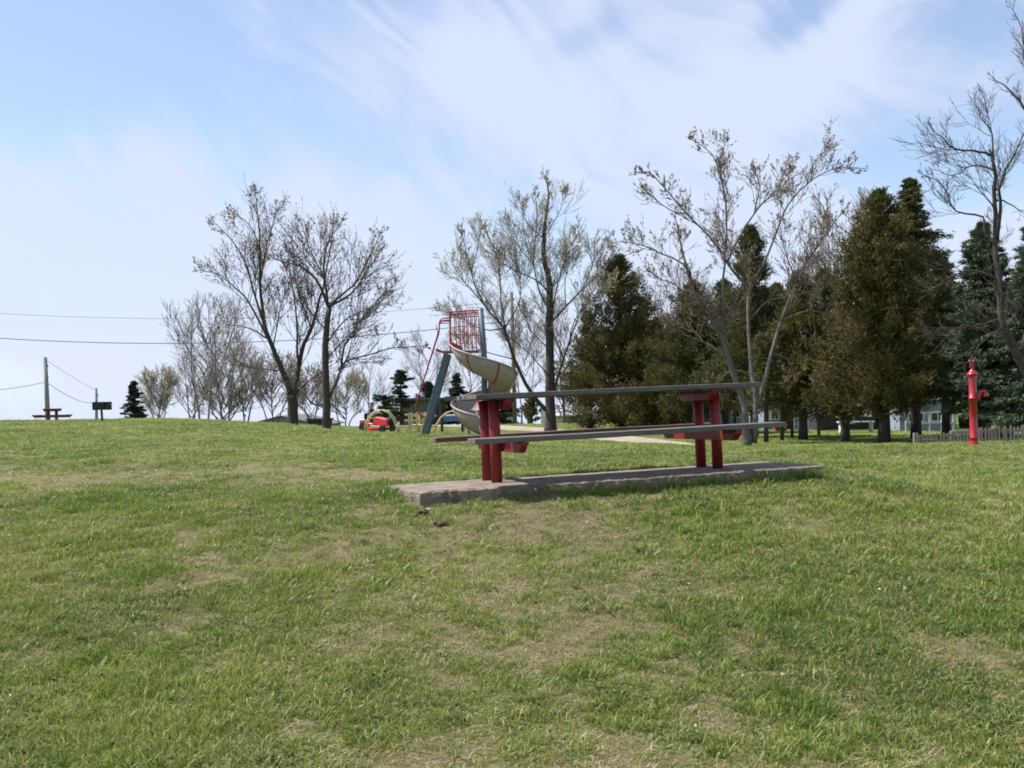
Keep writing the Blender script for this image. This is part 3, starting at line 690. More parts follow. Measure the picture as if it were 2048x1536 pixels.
limb_tree('maple_tree', 'tall maple with pale green buds and dark trunk behind the spiral slide', 45, [
 ([(1101, 862), (1100, 791), (1099, 647), (1099, 564), (1087, 511), (1091, 443), (1097, 385), (1086, 343)], .27, .012),
 ([(1092, 820), (1063, 787), (1029, 719), (1006, 655), (968, 610), (942, 545), (923, 459)], .11, .01),
 ([(1010, 662), (1002, 595), (997, 527), (972, 459)], .05, .01), ([(1099, 620), (1078, 579), (1067, 519), (1074, 443), (1070, 383)], .05, .01),
 ([(1098, 583), (1067, 557), (1017, 534), (960, 490)], .045, .01), ([(1101, 647), (1131, 613), (1161, 583), (1203, 542), (1225, 500)], .06, .01),
 ([(1102, 632), (1127, 527), (1165, 450)], .045, .01), ([(1104, 790), (1119, 746), (1138, 685), (1165, 621), (1218, 572)], .07, .01),
 ([(1097, 753), (1059, 708), (1014, 670)], .035, .01), ([(1006, 657), (965, 659), (915, 632), (874, 620)], .035, .01),
 ([(1092, 470), (1120, 420), (1135, 380)], .025, .01), ([(1090, 480), (1050, 440), (1040, 400)], .025, .01), ([(1138, 690), (1180, 640), (1205, 620)], .03, .01),
 ([(965, 605), (925, 560), (895, 510)], .03, .01), ([(1029, 719), (960, 700), (905, 670)], .03, .01), ([(1100, 700), (1060, 660), (1045, 610)], .03, .01), ([(1161, 583), (1185, 530), (1190, 480)], .03, .01), ([(1131, 613), (1130, 560), (1150, 500)], .03, .01), ([(1138, 690), (1150, 640), (1190, 590), (1240, 560)], .035, .01), ([(1067, 530), (1035, 490), (1010, 440)], .03, .01), ([(942, 545), (955, 500), (960, 450)], .025, .008), ([(1010, 655), (1040, 600), (1035, 520), (1018, 480)], .035, .01)],
 .27, dict(PM, dens=5.0, kids=[0, 7, 2], trunk_kids=True, tips=3, **{'from': .35}), MT['bark'], MT['twiglight'], MT['budgreen'], .031, seed=13, per=2, kidlen=1)
limb_tree('multi_stem_tree', 'wide spreading budding tree with several pale stems behind the picnic table', 27, [
 ([(1494, 886), (1489, 812), (1475, 773), (1458, 721), (1445, 670), (1406, 614), (1380, 558), (1359, 476), (1350, 425)], .12, .01),
 ([(1508, 886), (1511, 800), (1509, 781), (1501, 726), (1497, 627), (1495, 575), (1466, 541), (1432, 489), (1372, 425), (1307, 352), (1275, 345)], .085, .01),
 ([(1456, 712), (1445, 627), (1449, 524), (1454, 455), (1445, 369), (1423, 309), (1385, 280)], .045, .008), ([(1454, 524), (1475, 481), (1509, 425), (1561, 369), (1590, 320)], .04, .008),
 ([(1512, 815), (1530, 760), (1541, 713), (1565, 635), (1595, 567), (1613, 524), (1656, 463), (1694, 412)], .07, .008),
 ([(1497, 575), (1520, 540), (1544, 485), (1574, 412), (1613, 369), (1664, 339), (1725, 337)], .045, .008),
 ([(1406, 614), (1385, 600), (1346, 567), (1286, 541)], .04, .008), ([(1380, 558), (1376, 537), (1342, 515), (1277, 489), (1228, 485)], .04, .008),
 ([(1541, 708), (1565, 713), (1585, 735), (1600, 760)], .02, .008), ([(1445, 369), (1440, 320), (1452, 285)], .02, .006), ([(1372, 425), (1340, 420), (1290, 380)], .025, .008),
 ([(1509, 425), (1520, 370), (1510, 345)], .02, .006), ([(1613, 369), (1625, 330), (1655, 300)], .02, .006), ([(1458, 721), (1420, 690), (1370, 670), (1330, 640)], .035, .008),
 ([(1497, 640), (1540, 600), (1600, 590), (1650, 560)], .03, .008), ([(1505, 750), (1470, 740), (1440, 760), (1425, 790)], .02, .006), ([(1595, 567), (1570, 500), (1560, 450)], .025, .008), ([(1565, 640), (1620, 620), (1670, 640)], .025, .008)],
 .15, dict(PM, dens=6.0, len=(.20, 1.7), kids=[0, 5, 2], tips=3, trunk_kids=True, **{'from': .4}), MT['barklight'], MT['twiglight'], MT['bud'], .036, seed=14, per=1, kidlen=.95, rmin=.004)
limb_tree('bare_tree', 'bare leaning old tree at the right edge beyond the red pump', 21, [
 ([(2130, 900), (2085, 800), (2048, 735), (2017, 673), (2001, 621), (1996, 548), (1991, 485), (1990, 400), (1988, 334), (1984, 310)], .125, .025),
 ([(1984, 312), (1960, 303), (1912, 298), (1885, 275), (1862, 251)], .035, .006), ([(1994, 480), (2000, 420), (2002, 360), (2037, 293), (2060, 240)], .05, .008),
 ([(1990, 490), (1972, 470), (1965, 433), (1912, 423), (1885, 370), (1845, 350)], .04, .006), ([(1990, 400), (2015, 405), (2045, 425)], .025, .008),
 ([(1997, 640), (1960, 650), (1912, 657), (1870, 700)], .025, .006), ([(1996, 560), (1950, 540), (1890, 560), (1850, 590)], .03, .006),
 ([(1986, 320), (1985, 270), (1960, 235), (1950, 200)], .025, .006), ([(2000, 600), (2040, 580), (2080, 540)], .03, .008),
 ([(1988, 340), (1950, 330), (1905, 350), (1870, 340)], .02, .006), ([(1990, 420), (1960, 380), (1930, 350)], .02, .006), ([(2040, 720), (2100, 500), (2110, 350), (2070, 250), (2040, 205), (2017, 178), (1985, 155)], .07, .008),
 ([(2075, 255), (2060, 150), (2045, 60), (2020, 5)], .03, .006), ([(2008, 650), (1960, 690), (1930, 730)], .02, .005)],
 .16, dict(PM, dens=6.0, levels=3, len=(.2, 1.35), kids=[0, 6, 3], trunk_kids=True, **{'from': .35}), MT['bark'], MT['twig'], None, seed=15, kidlen=.95, rmin=.0035)

def auto_limbs(cx, by, ty, hw, n, stems=1, vee=.35):
    """limb layout for a background tree: crown centre px, base py, top py, half width px"""
    H = by-ty; out = []
    for s in range(stems):
        x0 = cx+(s-(stems-1)/2)*hw*.22; out.append(([(x0, by), (x0+random.uniform(-2, 2), by-H*.18), (x0+random.uniform(-6, 6)+(s-(stems-1)/2)*hw*.3, by-H*.5), (cx+random.uniform(-.2, .2)*hw+(s-(stems-1)/2)*hw*.5, ty)], .11/stems**.4, .01))
    for i in range(n):
        t = random.uniform(.15, .7); sd = -1 if i % 2 else 1; w = hw*random.uniform(.6, 1.05)*math.sin(math.pi*min(1, t+.25))**.5
        x0 = cx; y0 = by-H*t; rise = H*random.uniform(.22, .42)
        out.append(([(x0, y0), (x0+sd*w*.4, y0-rise*.45), (x0+sd*w*.75, y0-rise*.8), (x0+sd*w, max(ty+6, y0-rise*1.25))], .035, .008))
    return out
PF = dict(levels=2, kids=[0, 6], dens=3.0, len=(.7, 1.7), wob=.15, up=.12, tips=2, trunk_kids=True, **{'from': .25})
def far_tree(name, label, Y, cx, by, ty, hw, n=9, stems=1, seed=1, bud=None, mt=None, bs=.05, dens=3.0, tw=None, rmin=.010, group=None):
    random.seed(seed)
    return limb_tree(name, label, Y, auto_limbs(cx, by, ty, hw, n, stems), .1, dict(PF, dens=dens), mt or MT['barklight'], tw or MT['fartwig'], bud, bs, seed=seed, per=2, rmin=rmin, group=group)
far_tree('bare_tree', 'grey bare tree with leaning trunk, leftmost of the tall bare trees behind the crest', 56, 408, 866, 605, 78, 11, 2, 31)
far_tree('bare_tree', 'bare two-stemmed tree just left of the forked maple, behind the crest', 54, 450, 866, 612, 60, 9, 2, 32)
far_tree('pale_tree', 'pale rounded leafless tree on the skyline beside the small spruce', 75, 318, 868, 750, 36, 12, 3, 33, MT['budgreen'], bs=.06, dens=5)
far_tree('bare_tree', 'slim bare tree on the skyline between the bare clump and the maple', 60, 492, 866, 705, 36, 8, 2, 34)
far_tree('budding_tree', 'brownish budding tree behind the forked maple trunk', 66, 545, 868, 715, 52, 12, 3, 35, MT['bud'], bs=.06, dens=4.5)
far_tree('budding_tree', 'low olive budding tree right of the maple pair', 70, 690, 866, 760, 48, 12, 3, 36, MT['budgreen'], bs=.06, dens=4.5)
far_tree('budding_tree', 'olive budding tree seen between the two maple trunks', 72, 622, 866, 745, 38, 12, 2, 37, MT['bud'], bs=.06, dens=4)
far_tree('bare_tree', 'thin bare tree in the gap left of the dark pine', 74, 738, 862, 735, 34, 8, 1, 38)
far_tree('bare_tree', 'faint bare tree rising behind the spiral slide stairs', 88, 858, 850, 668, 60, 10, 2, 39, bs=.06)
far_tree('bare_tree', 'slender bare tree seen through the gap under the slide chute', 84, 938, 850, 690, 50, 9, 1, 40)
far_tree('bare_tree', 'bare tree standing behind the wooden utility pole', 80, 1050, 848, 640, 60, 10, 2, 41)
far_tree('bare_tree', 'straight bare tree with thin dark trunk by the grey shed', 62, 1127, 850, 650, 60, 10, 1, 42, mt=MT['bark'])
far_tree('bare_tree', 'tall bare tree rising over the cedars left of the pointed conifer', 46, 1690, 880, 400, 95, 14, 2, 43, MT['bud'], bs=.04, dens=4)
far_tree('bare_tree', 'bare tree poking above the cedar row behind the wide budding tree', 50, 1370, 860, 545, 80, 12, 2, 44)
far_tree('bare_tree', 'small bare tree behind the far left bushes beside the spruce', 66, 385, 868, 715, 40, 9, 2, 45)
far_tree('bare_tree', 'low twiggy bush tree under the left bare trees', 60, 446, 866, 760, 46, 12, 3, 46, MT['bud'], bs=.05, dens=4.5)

def evergreen(name, label, Y, cx, by, ty, hw, mt, kind='cedar', seed=1, leaf=.11, nb=None, per=26, low=.12, group=None, lean=0, ups=.35, trunk=.14, nleaf=26000):
    random.seed(seed); np.random.seed(seed); rg = np.random.default_rng(seed)
    b = at(cx, by, Y); b.z = tz(b.x, b.y); top = at(cx, ty, Y).z; H = top-b.z; RW = hw*Y/F
    root = thing(name, label, 'tree', b, group=group)
    MB().tube([(0, 0, -.15), (.02, 0, H*.1), (0, .02, H*.5), (lean, 0, H*.93)], [trunk*1.3, trunk, trunk*.6, .02], 8).build('trunk', MT['bark'], root, smooth=True)
    nb = nb or 150; W = Wood(); cen = []; axs = []; wts = []
    lobes = rg.uniform(0, 6.283, 7)
    for i in range(nb):
        t = rg.random()**(.8); h = low+(1-low)*t
        az = rg.random()*6.283
        if kind == 'cedar': prof = (min(1, (h-low)/.16+.6))*(1-t)**.72
        elif kind == 'spruce': prof = (1-t)**.80
        else: prof = (.75+.35*math.sin(t*9))*(1-t**2.2)**.6
        L = RW*1.25*prof*(.80+.16*math.sin(az*2+lobes[0]+h*7)+.12*math.sin(az*5+h*23)+.62*(rg.random()-.5))+.06
        if kind == 'pine' and rg.random() < .25: L *= .5
        slope = {'cedar': ups+.35*t, 'spruce': -.22+.45*t, 'pine': .05+.25*t}[kind]
        base = np.array([lean*h, 0, H*h-(L*slope*.5 if kind == 'cedar' else 0)]); d = np.array([math.cos(az), math.sin(az), slope]); 
        k = 6; pts = [base+d*L*j/k+np.array([0, 0, (-.10 if kind == 'spruce' else .0)*L*math.sin(math.pi*j/k)]) for j in range(k+1)]
        pts[-1] = pts[-1]+np.array([0, 0, .06*L]); W.chain(pts, .012+.018*(1-t)*trunk/.14, .006)
        m = max(3, int(L/.17))
        for j in range(m):
            u = (j+rg.random())/m; u = .12+.88*u**.8; q = base+d*L*u+rg.normal(0, .05+.05*L*(1-u), 3)*np.array([1, 1, .6 if kind != 'pine' else .3]); cen.append(q); axs.append(d/np.linalg.norm(d)); wts.append(min(1, .28+L*.7)*(1.15-.5*u))
    cen = np.array(cen); axs = np.array(axs); n = len(cen); per = max(6, int(nleaf/n)); N_ = n*per
    spread = {'cedar': .15, 'spruce': .12, 'pine': .15}[kind]*min(1, .35+RW/2.5)
    c = np.repeat(cen, per, 0)+rg.normal(0, spread, (N_, 3))*np.repeat(np.array(wts), per)[:, None]*np.array([1, 1, {'cedar': 1.0, 'spruce': .5, 'pine': .45}[kind]])
    a = np.repeat(axs, per, 0)*.8+rg.normal(0, .55, (N_, 3))+np.array([0, 0, .35 if kind == 'cedar' else -.1]); a /= np.linalg.norm(a, axis=1)[:, None]
    bb = np.cross(a, rg.normal(size=(N_, 3))); bb /= np.linalg.norm(bb, axis=1)[:, None]
    s = leaf*rg.uniform(.6, 1.4, (N_, 1)); v = np.stack([c-a*s*.5-bb*s*.16, c-a*s*.4+bb*s*.2, c+a*s*.8], 1).reshape(-1, 3)
    np_mesh('crown', v, np.arange(N_*3).reshape(-1, 3), mt, root)
    W.build('branches', MT['bark'], root)
    return root
ev = evergreen
ev('spruce_tree', 'small dark pointed spruce on the left skyline', 62, 269, 868, 765, 31, MT['pine'], 'spruce', 51, .13, 120, low=.05, nleaf=14000)
ev('pine_tree', 'dark tiered pine left of the grey-green building', 64, 803, 868, 742, 30, MT['pine'], 'pine', 52, .14, 60, low=.12, nleaf=12000)
ev('pine_tree', 'low bushy pine leaning beside the tiered pine', 66, 772, 868, 790, 32, MT['pine'], 'pine', 53, .14, 60, low=.05, nleaf=9000)
ev('spruce_tree', 'dark round topped spruce behind the slide stairs', 76, 858, 868, 765, 34, MT['pine'], 'cedar', 54, .15, 90, nleaf=12000)
ev('spruce_tree', 'dark pointed spruce between stairs and slide chute', 78, 916, 868, 748, 34, MT['pine'], 'spruce', 55, .15, 90, low=.03, nleaf=12000)
ev('cedar_tree', 'small yellowish cedar on the lawn beside the utility pole', 66, 1063, 846, 786, 22, MT['shrub'], 'cedar', 56, .13, 60, low=.02, nleaf=8000, trunk=.08)
ev('spruce_tree', 'dark spruce low behind the red table posts', 74, 1008, 862, 765, 34, MT['pine'], 'spruce', 57, .15, 90, low=.03, nleaf=10000)
ev('cedar_tree', 'broad brown-green cedar right of the slide maple', 45, 1243, 858, 512, 116, MT['cedar'], 'cedar', 61, .13, 320, low=.05, nleaf=42000)
ev('cedar_tree', 'dark shaded cedar filling the gap behind the tabletop', 50, 1180, 856, 625, 74, MT['cedar2'], 'cedar', 62, .13, 180, low=.03, nleaf=20000)
ev('cedar_tree', 'olive cedar left behind the wide budding tree', 41, 1390, 866, 565, 104, MT['cedar2'], 'cedar', 63, .12, 280, low=.06, nleaf=36000)
ev('cedar_tree', 'shorter ochre cedar between the two left cedars', 43, 1318, 862, 640, 84, MT['cedar'], 'cedar', 64, .12, 220, low=.04, nleaf=26000)
ev('cedar_tree', 'tall pointed cedar right behind the wide budding tree', 36, 1508, 876, 455, 88, MT['cedar2'], 'cedar', 65, .11, 300, low=.13, nleaf=42000)
ev('cedar_tree', 'brownish cedar between the pointed cedar and the twin-topped one', 33, 1606, 880, 545, 82, MT['cedar'], 'cedar', 66, .11, 260, low=.13, nleaf=36000)
ev('cedar_tree', 'large dark brown-green cedar with a thick bare trunk left of the pump', 29, 1768, 886, 385, 125, MT['cedar'], 'cedar', 67, .10, 420, low=.13, nleaf=70000, trunk=.17)
ev('spruce_tree', 'pointed spruce rising highest behind the large dark cedar', 33, 1832, 880, 362, 110, MT['cedar2'], 'spruce', 68, .11, 420, low=.21, nleaf=60000, trunk=.16)
ev('cedar_tree', 'ochre cedar leaning over the dark shed', 31, 1690, 882, 590, 60, MT['cedar'], 'cedar', 69, .10, 200, low=.16, nleaf=30000)
ev('spruce_tree', 'blue-green spruce directly behind the red pump', 27, 1975, 884, 450, 100, MT['spruce'], 'spruce', 70, .10, 420, low=.13, nleaf=70000)
ev('spruce_tree', 'blue-green spruce cut by the right picture edge', 25.5, 2085, 886, 430, 110, MT['spruce'], 'spruce', 71, .10, 380, low=.12, nleaf=56000)
ev('cedar_tree', 'dark cedar in the shade between spruce and large cedar', 34, 1892, 880, 520, 66, MT['cedar2'], 'cedar', 72, .11, 240, low=.22, nleaf=26000)
ev('cedar_tree', 'dark cedar filling the gap right of the broad left cedar, far back', 54, 1293, 860, 600, 80, MT['cedar2'], 'cedar', 81, .14, 180, low=.12, nleaf=18000)
ev('cedar_tree', 'dark cedar far back behind the upper end of the tabletop', 50, 1452, 862, 560, 80, MT['cedar2'], 'cedar', 82, .14, 180, low=.14, nleaf=18000)
ev('cedar_tree', 'dark cedar far back in the gap right of the pointed cedar', 46, 1560, 866, 570, 78, MT['cedar'], 'cedar', 83, .13, 180, low=.16, nleaf=18000)
ev('cedar_tree', 'dark cedar far back left of the twin-topped cedar group', 44, 1655, 870, 540, 80, MT['cedar2'], 'cedar', 84, .13, 180, low=.18, nleaf=18000)
# bare stems in the shade of the cedars
for k, (px, Y, top, r, lb) in enumerate([(1532, 31, 700, .08, 'dark slim trunk right of the pale multi-stem tree'), (1564, 33, 690, .07, 'dark slim trunk under the seat plank end'), (1470, 40, 700, .07, 'dark slim trunk left of the pale multi-stem tree'), (1584, 35, 700, .06, 'dark slim trunk before the pale blue wall')]):
    b = gp(px, Y, 875); t = thing('cedar_tree', lb, 'tree', b)
    h = at(px, top, Y).z-b.z
    MB().tube([(0, 0, -.1), (.02, 0, h*.4), (-.03, 0, h)], [r, r*.8, r*.4], 8).build('trunk', MT['bark'], t, smooth=True)
    c = np.random.default_rng(90+k); n = 5000; hh = c.uniform(.40, 1.15, n); an = c.uniform(0, 6.283, n); rr = c.uniform(0, .7, n)*np.sqrt(np.clip(1.2-hh, .05, 1))
    q = np.stack([rr*np.cos(an), rr*np.sin(an), hh*h], 1)+c.normal(0, .08, (n, 3)); a = c.normal(size=(n, 3)); a /= np.linalg.norm(a, axis=1)[:, None]; b2 = np.cross(a, c.normal(size=(n, 3))); b2 /= np.linalg.norm(b2, axis=1)[:, None]
    np_mesh('crown', np.stack([q-a*.05-b2*.018, q-a*.04+b2*.02, q+a*.08], 1).reshape(-1, 3), np.arange(n*3).reshape(-1, 3), MT['cedar2'], t)

# ------------------------------------------------------------------ spiral slide
def build_slide():
    Y = 25.0; s = Y/F; b = gp(970, Y, 868)
    t = thing('spiral_slide', 'tan spiral slide with red rails and grey-blue stairs in the playground', 'slide', b)
    def W(px, py, dy=0):
        q = at(px, py, Y); return Vector((q.x*(Y+dy)/Y-b.x, dy, q.z-b.z))
    MB().tube([(0, 0, -.1), W(968, 700), W(961, 616)], [.075, .07, .07], 16).build('centre_pole', MT['slate'], t, smooth=True)
    prof = [(.10, .12), (.12, 0), (.22, -.08), (.38, -.13), (.54, -.11), (.68, .0), (.78, .16), (.83, .36)]
    def sect(a, z, th, grow=0):
        c, q = math.cos(a), math.sin(a); return [Vector(((r+th*.3+grow*(i/7.)**2)*c, (r+th*.3+grow*(i/7.)**2)*q, z+h-th*(1 if i < 5 else .3))) for i, (r, h) in enumerate(prof)]
    A0, A1 = R(188), R(188+432); n = 90
    def zz(u): return 2.02-1.80*u**.92
    def strip(u0, u1, k, off, th):
        vs = []; fs = []; m = len(prof)
        for i in range(k+1):
            u = lerp(u0, u1, i/k); a = lerp(A0, A1, u); z = zz(u)
            vs += sect(a, z, -off)+sect(a, z, th)
        for i in range(k):
            for j in range(m-1):
                a = i*2*m+j; fs.append((a, a+1, a+1+2*m, a+2*m)); a += m; fs.append((a+1, a, a+2*m, a+1+2*m))
            for j in (0, m-1): a = i*2*m+j; fs.append((a, a+2*m, a+3*m, a+m))
        for i in (0, k):
            for j in range(m-1): a = i*2*m+j; fs.append((a, a+1, a+1+m, a+m))
        return MB().add(vs, fs)
    ch = strip(0, 1, n, 0, .02).build('chute', MT['tan'], t, smooth=True)
    for u in (.125, .255, .36, .45, .54, .64, .76, .88):
        strip(u-.004, u+.004, 2, .004, .030).build('seam', MT['seam'], ch)
    # rolled rim
    pts = []
    for i in range(n+1):
        u = i/n; a = lerp(A0, A1, u); pts.append(Vector((.835*math.cos(a), .835*math.sin(a), zz(u)+.345)))
    MB().tube(pts, .022, 8).build('rim', MT['tan'], t, smooth=True)
    # red entry skirt
    vs = [W(899, 683, -.22), W(906, 706, -.22), W(926, 707, -.34), W(924, 694, -.34)]; vs += [v+Vector((0, .02, 0)) for v in vs]
    MB().add(vs, [(0, 1, 2, 3), (7, 6, 5, 4), (0, 4, 5, 1), (1, 5, 6, 2), (2, 6, 7, 3), (3, 7, 4, 0)]).build('entry_panel', MT['seam'], t)
    # platform
    zd = W(900, 703).z
    x0 = W(888, 700).x
    MB().box(((x0-.10)/2-.02, .32, zd), (abs(x0)-.10, .56, .05)).build('platform', MT['slate'], t, bevel=.006)
    # stairs: two stringers and treads
    st_top = W(894, 707); st_bot = W(846, 872)
    for dy in (.05, .60):
        MB().bar(st_top+Vector((0, dy, 0)), st_bot+Vector((0, dy, -.05)), .05, .17, Vector((1, 0, .2))).build('stringer', MT['slate'], t, bevel=.008)
    for k in range(9):
        q = st_bot.lerp(st_top, (k+.6)/9.5); MB().box((q.x, .325, q.z), (.17, .50, .03)).build('tread', MT['slate'], t)
    # handrails
    for dy in (.0, .65):
        P = [W(850, 836, dy), W(838, 828, dy), W(831, 812, dy), W(866, 700, dy), W(878, 660, dy), W(879, 643, dy), W(884, 637, dy), W(900, 636, dy)]
        MB().tube(P, .017, 8).build('handrail', MT['seam'], t, smooth=True)
        MB().tube([W(872, 698, dy), W(893, 706, dy)], .016, 8).build('rail_brace', MT['seam'], t)
        MB().tube([W(880, 643, dy), W(900, 642, dy)], .013, 8).build('rail_brace', MT['seam'], t)
    # guard panels front and back
    for dy, z0 in ((.03, 682), (.62, 694)):
        tl = W(900, 624, dy); tr_ = W(960, 620, dy); MB().tube([tl, tr_], .020, 8).build('guard_rail', MT['seam'], t)
        tl2 = W(900, 631, dy); MB().tube([tl2, W(960, 628, dy)], .014, 8).build('guard_rail', MT['seam'], t)
        MB().tube([W(900, 623, dy), W(901, z0+6, dy)], .024, 8).build('guard_post', MT['seam'], t)
        for i in range(7):
            px = 909+i*8+(3 if dy > .3 else 0); q = W(px, 630, dy); e = W(px+1, z0-2+i*2.0, dy); MB().tube([q, e], .011, 6).build('baluster', MT['seam'], t)
    MB().tube([W(903, 665, .62), W(960, 668, .62)], .012, 6).build('guard_rail', MT['seam'], t)
    e = lerp(A0, A1, .93)
    MB().tube([(.6*math.cos(e), .6*math.sin(e), -.05), (.6*math.cos(e), .6*math.sin(e), .2)], .03, 8).build('exit_leg', MT['slate'], t)
build_slide()

# ------------------------------------------------------------------ yellow playground pieces
def build_play():
    Y = 33.0
    b = gp(764, Y, 856); t = thing('arch_climber', 'faded yellow arched ladder climber beside the red mower', 'climber', b)
    def W(px, py, dy=0, b=b, Y=Y): q = at(px, py, Y); return Vector((q.x-b.x, dy, q.z-b.z))
    pr = [(731, 862), (734, 845), (741, 832), (752, 823), (765, 820), (778, 825), (788, 838), (796, 856), (798, 864)]
    for dy in (-.28, .28): MB().tube([W(x, y, dy) for x, y in pr], .024, 8).build('arch_rail', MT['yellow'], t, smooth=True)
    for i in range(len(pr)-1):
        for k in (0, .5):
            x = lerp(pr[i][0], pr[i+1][0], k); y = lerp(pr[i][1], pr[i+1][1], k); MB().tube([W(x, y, -.28), W(x, y, .28)], .018, 6).build('rung', MT['yellow'], t)
    b2 = gp(835, Y-2, 862); Y2 = Y-2
    t = thing('climbing_frame', 'faded yellow climbing frame with deck and bench rails left of the stairs', 'climbing frame', b2)
    W2 = lambda px, py, dy=0: W(px, py, dy, b2, Y2)
    def bar(nm, p, q, w, h, m='yellow'): MB().bar(p, q, w, h).build(nm, MT[m], t, bevel=.004)
    for dy in (-.4, .4):
        bar('beam', W2(797, 853, dy), W2(870, 853, dy), .05, .05)
        for x, y0, y1 in ((817, 853, 868), (836, 825, 868), (849, 825, 872)): bar('post', W2(x, y0, dy), W2(x, y1, dy), .06, .06)
        bar('post', W2(820, 826, dy), W2(822, 853, dy), .05, .05)
    bar('rail', W2(812, 829, -.4), W2(838, 831, -.4), .03, .07); bar('rail', W2(812, 840, -.4), W2(850, 841, -.4), .03, .07)
    bar('rail', W2(835, 830, .4), W2(870, 832, .4), .03, .07)
    MB().box((W2(843, 851).x, 0, W2(843, 850).z), (.55, .8, .04)).build('deck', MT['yellow'], t)
    b3 = gp(900, 34, 862)
    t = thing('arch_climber', 'half-hidden yellow arched ladder climber between stairs and slide exit', 'climber', b3)
    W3 = lambda px, py, dy=0: W(px, py, dy, b3, 34)
    pr = [(868, 866), (872, 852), (882, 836), (893, 826), (905, 822), (918, 825), (926, 834)]
    for dy in (-.3, .3): MB().tube([W3(x, y, dy) for x, y in pr], .024, 8).build('arch_rail', MT['yellow'], t, smooth=True)
    for i in range(len(pr)-1): MB().tube([W3(*pr[i], -.3), W3(*pr[i], .3)], .018, 6).build('rung', MT['yellow'], t)
    for x in (884, 925): MB().tube([W3(x, 832, 0), W3(x, 872, 0)], .05, 8).build('support_post', MT['black'], t)
    b4 = gp(932, 27, 868)
    t = thing('step_stool_frame', 'small cream double-post frame beside the slide exit', 'frame', b4)
    W4 = lambda px, py, dy=0: W(px, py, dy, b4, 27)
    for x in (928, 936): MB().bar(W4(x, 846), W4(x, 874), .03, .03).build('post', MT['cream'], t)
    for y in (850, 858): MB().bar(W4(927, y), W4(937, y), .03, .03).build('rung', MT['cream'], t)
build_play()

# ------------------------------------------------------------------ mower and rider
def build_mower():
    b = gp(757, 47, 862); t = thing('riding_mower', 'bright red riding mower with wide cutting deck by the yellow arch', 'riding mower', b, R(-28)); sc = .92; t.scale = (sc,)*3
    m = MB(); m.add([(-.1, -.26, .35), (-.1, .26, .35), (.75, .22, .32), (.75, -.22, .32), (-.05, -.24, .80), (-.05, .24, .80), (.62, .20, .66), (.62, -.20, .66)], [(0, 1, 2, 3), (4, 5, 6, 7), (0, 1, 5, 4), (1, 2, 6, 5), (2, 3, 7, 6), (3, 0, 4, 7)]); m.build('hood', MT['mower'], t, bevel=.03)
    m = MB(); m.box((-.45, 0, .42), (.75, .85, .10)).box((-.72, .30, .55), (.35, .22, .22)).box((-.72, -.30, .55), (.35, .22, .22)); m.build('body', MT['mower'], t, bevel=.02)
    MB().lathe([(.62, 0), (.62, .12), (.5, .16)], 16, (-.1, .0, .10)).build('cutting_deck', MT['mower'], t)
    MB().box((-.55, 0, .62), (.38, .42, .08)).box((-.72, 0, .80), (.08, .42, .34)).build('seat', MT['black'], t, bevel=.02)
    MB().tube([(-.02, 0, .75), (-.15, 0, .98)], .02, 8).build('steering_column', MT['black'], t)
    for x, r, w in ((.55, .19, .12), (-.6, .27, .2)):
        for s in (-1, 1):
            o = MB().lathe([(.3*r, -w/2), (r*.9, -w/2), (r, -w*.3), (r, w*.3), (r*.9, w/2), (.3*r, w/2)], 16).build('wheel', MT['rubber'], t, smooth=False); o.rotation_euler = (R(90), 0, 0); o.location = (x, s*.44, r)
    for s in (-1, 1): MB().lathe([(.05, 0), (.05, .02)], 10).build('headlight', MT['white'], t); o = t.children[-1]; o.rotation_euler = (0, R(90), 0); o.location = (.74, s*.12, .55)
    # rider
    me = bpy.data.meshes.new('person')
    V = [(-.52, 0, .72), (-.50, 0, .95), (-.46, 0, 1.18), (-.44, 0, 1.27), (-.42, 0, 1.36), (-.41, 0, 1.46), (-.46, .19, 1.16), (-.34, .26, .94), (-.12, .12, .95), (-.46, -.19, 1.16), (-.34, -.26, .94), (-.12, -.12, .95), (-.50, .12, .70), (-.12, .18, .74), (-.05, .2, .44), (.08, .2, .42), (-.50, -.12, .70), (-.12, -.18, .74), (-.05, -.2, .44), (.08, -.2, .42)]
    Rr = [.15, .14, .13, .055, .09, .085, .06, .045, .035, .06, .045, .035, .09, .075, .05, .04, .09, .075, .05, .04]
    E = [(0, 1), (1, 2), (2, 3), (3, 4), (4, 5), (2, 6), (6, 7), (7, 8), (2, 9), (9, 10), (10, 11), (0, 12), (12, 13), (13, 14), (14, 15), (0, 16), (16, 17), (17, 18), (18, 19)]
    me.from_pydata(V, E, []); me.materials.append(MT['grey']); me.materials.append(MT['skin'])
    p = bpy.data.objects.new('person', me); C.objects.link(p); sk = p.modifiers.new('skin', 'SKIN'); 
    for i, r in enumerate(Rr): me.skin_vertices[0].data[i].radius = (r, r)
    me.skin_vertices[0].data[0].use_root = True
    p.modifiers.new('sub', 'SUBSURF').levels = 1; p.modifiers['sub'].render_levels = 1
    p.location = b; p.rotation_euler = (0, 0, R(-28)); p.scale = (sc,)*3
    tag(p, 'person in dark cap and grey shirt sitting on the red mower', 'person')
    hd = MB(); hd.lathe([(.02, 1.27), (.07, 1.30), (.092, 1.37), (.088, 1.44)], 14, (-.405, 0, 0)); hd.lathe([(.012, 0), (.001, .03)], 6, (-.31, 0, 1.36)); hd.build('face', MT['skin'], p, smooth=True)
    hd = MB(); hd.lathe([(.10, 1.42), (.098, 1.47), (.07, 1.52), (.01, 1.54)], 14, (-.41, 0, 0)); hd.box((-.28, 0, 1.43), (.12, .14, .015)); hd.build('cap', MT['navy'], p)
    MB().tube([(-.52, 0, .80), (-.50, 0, .97), (-.46, 0, 1.19)], [.165, .16, .15], 12).build('shirt', MT['navy'], p, smooth=True)
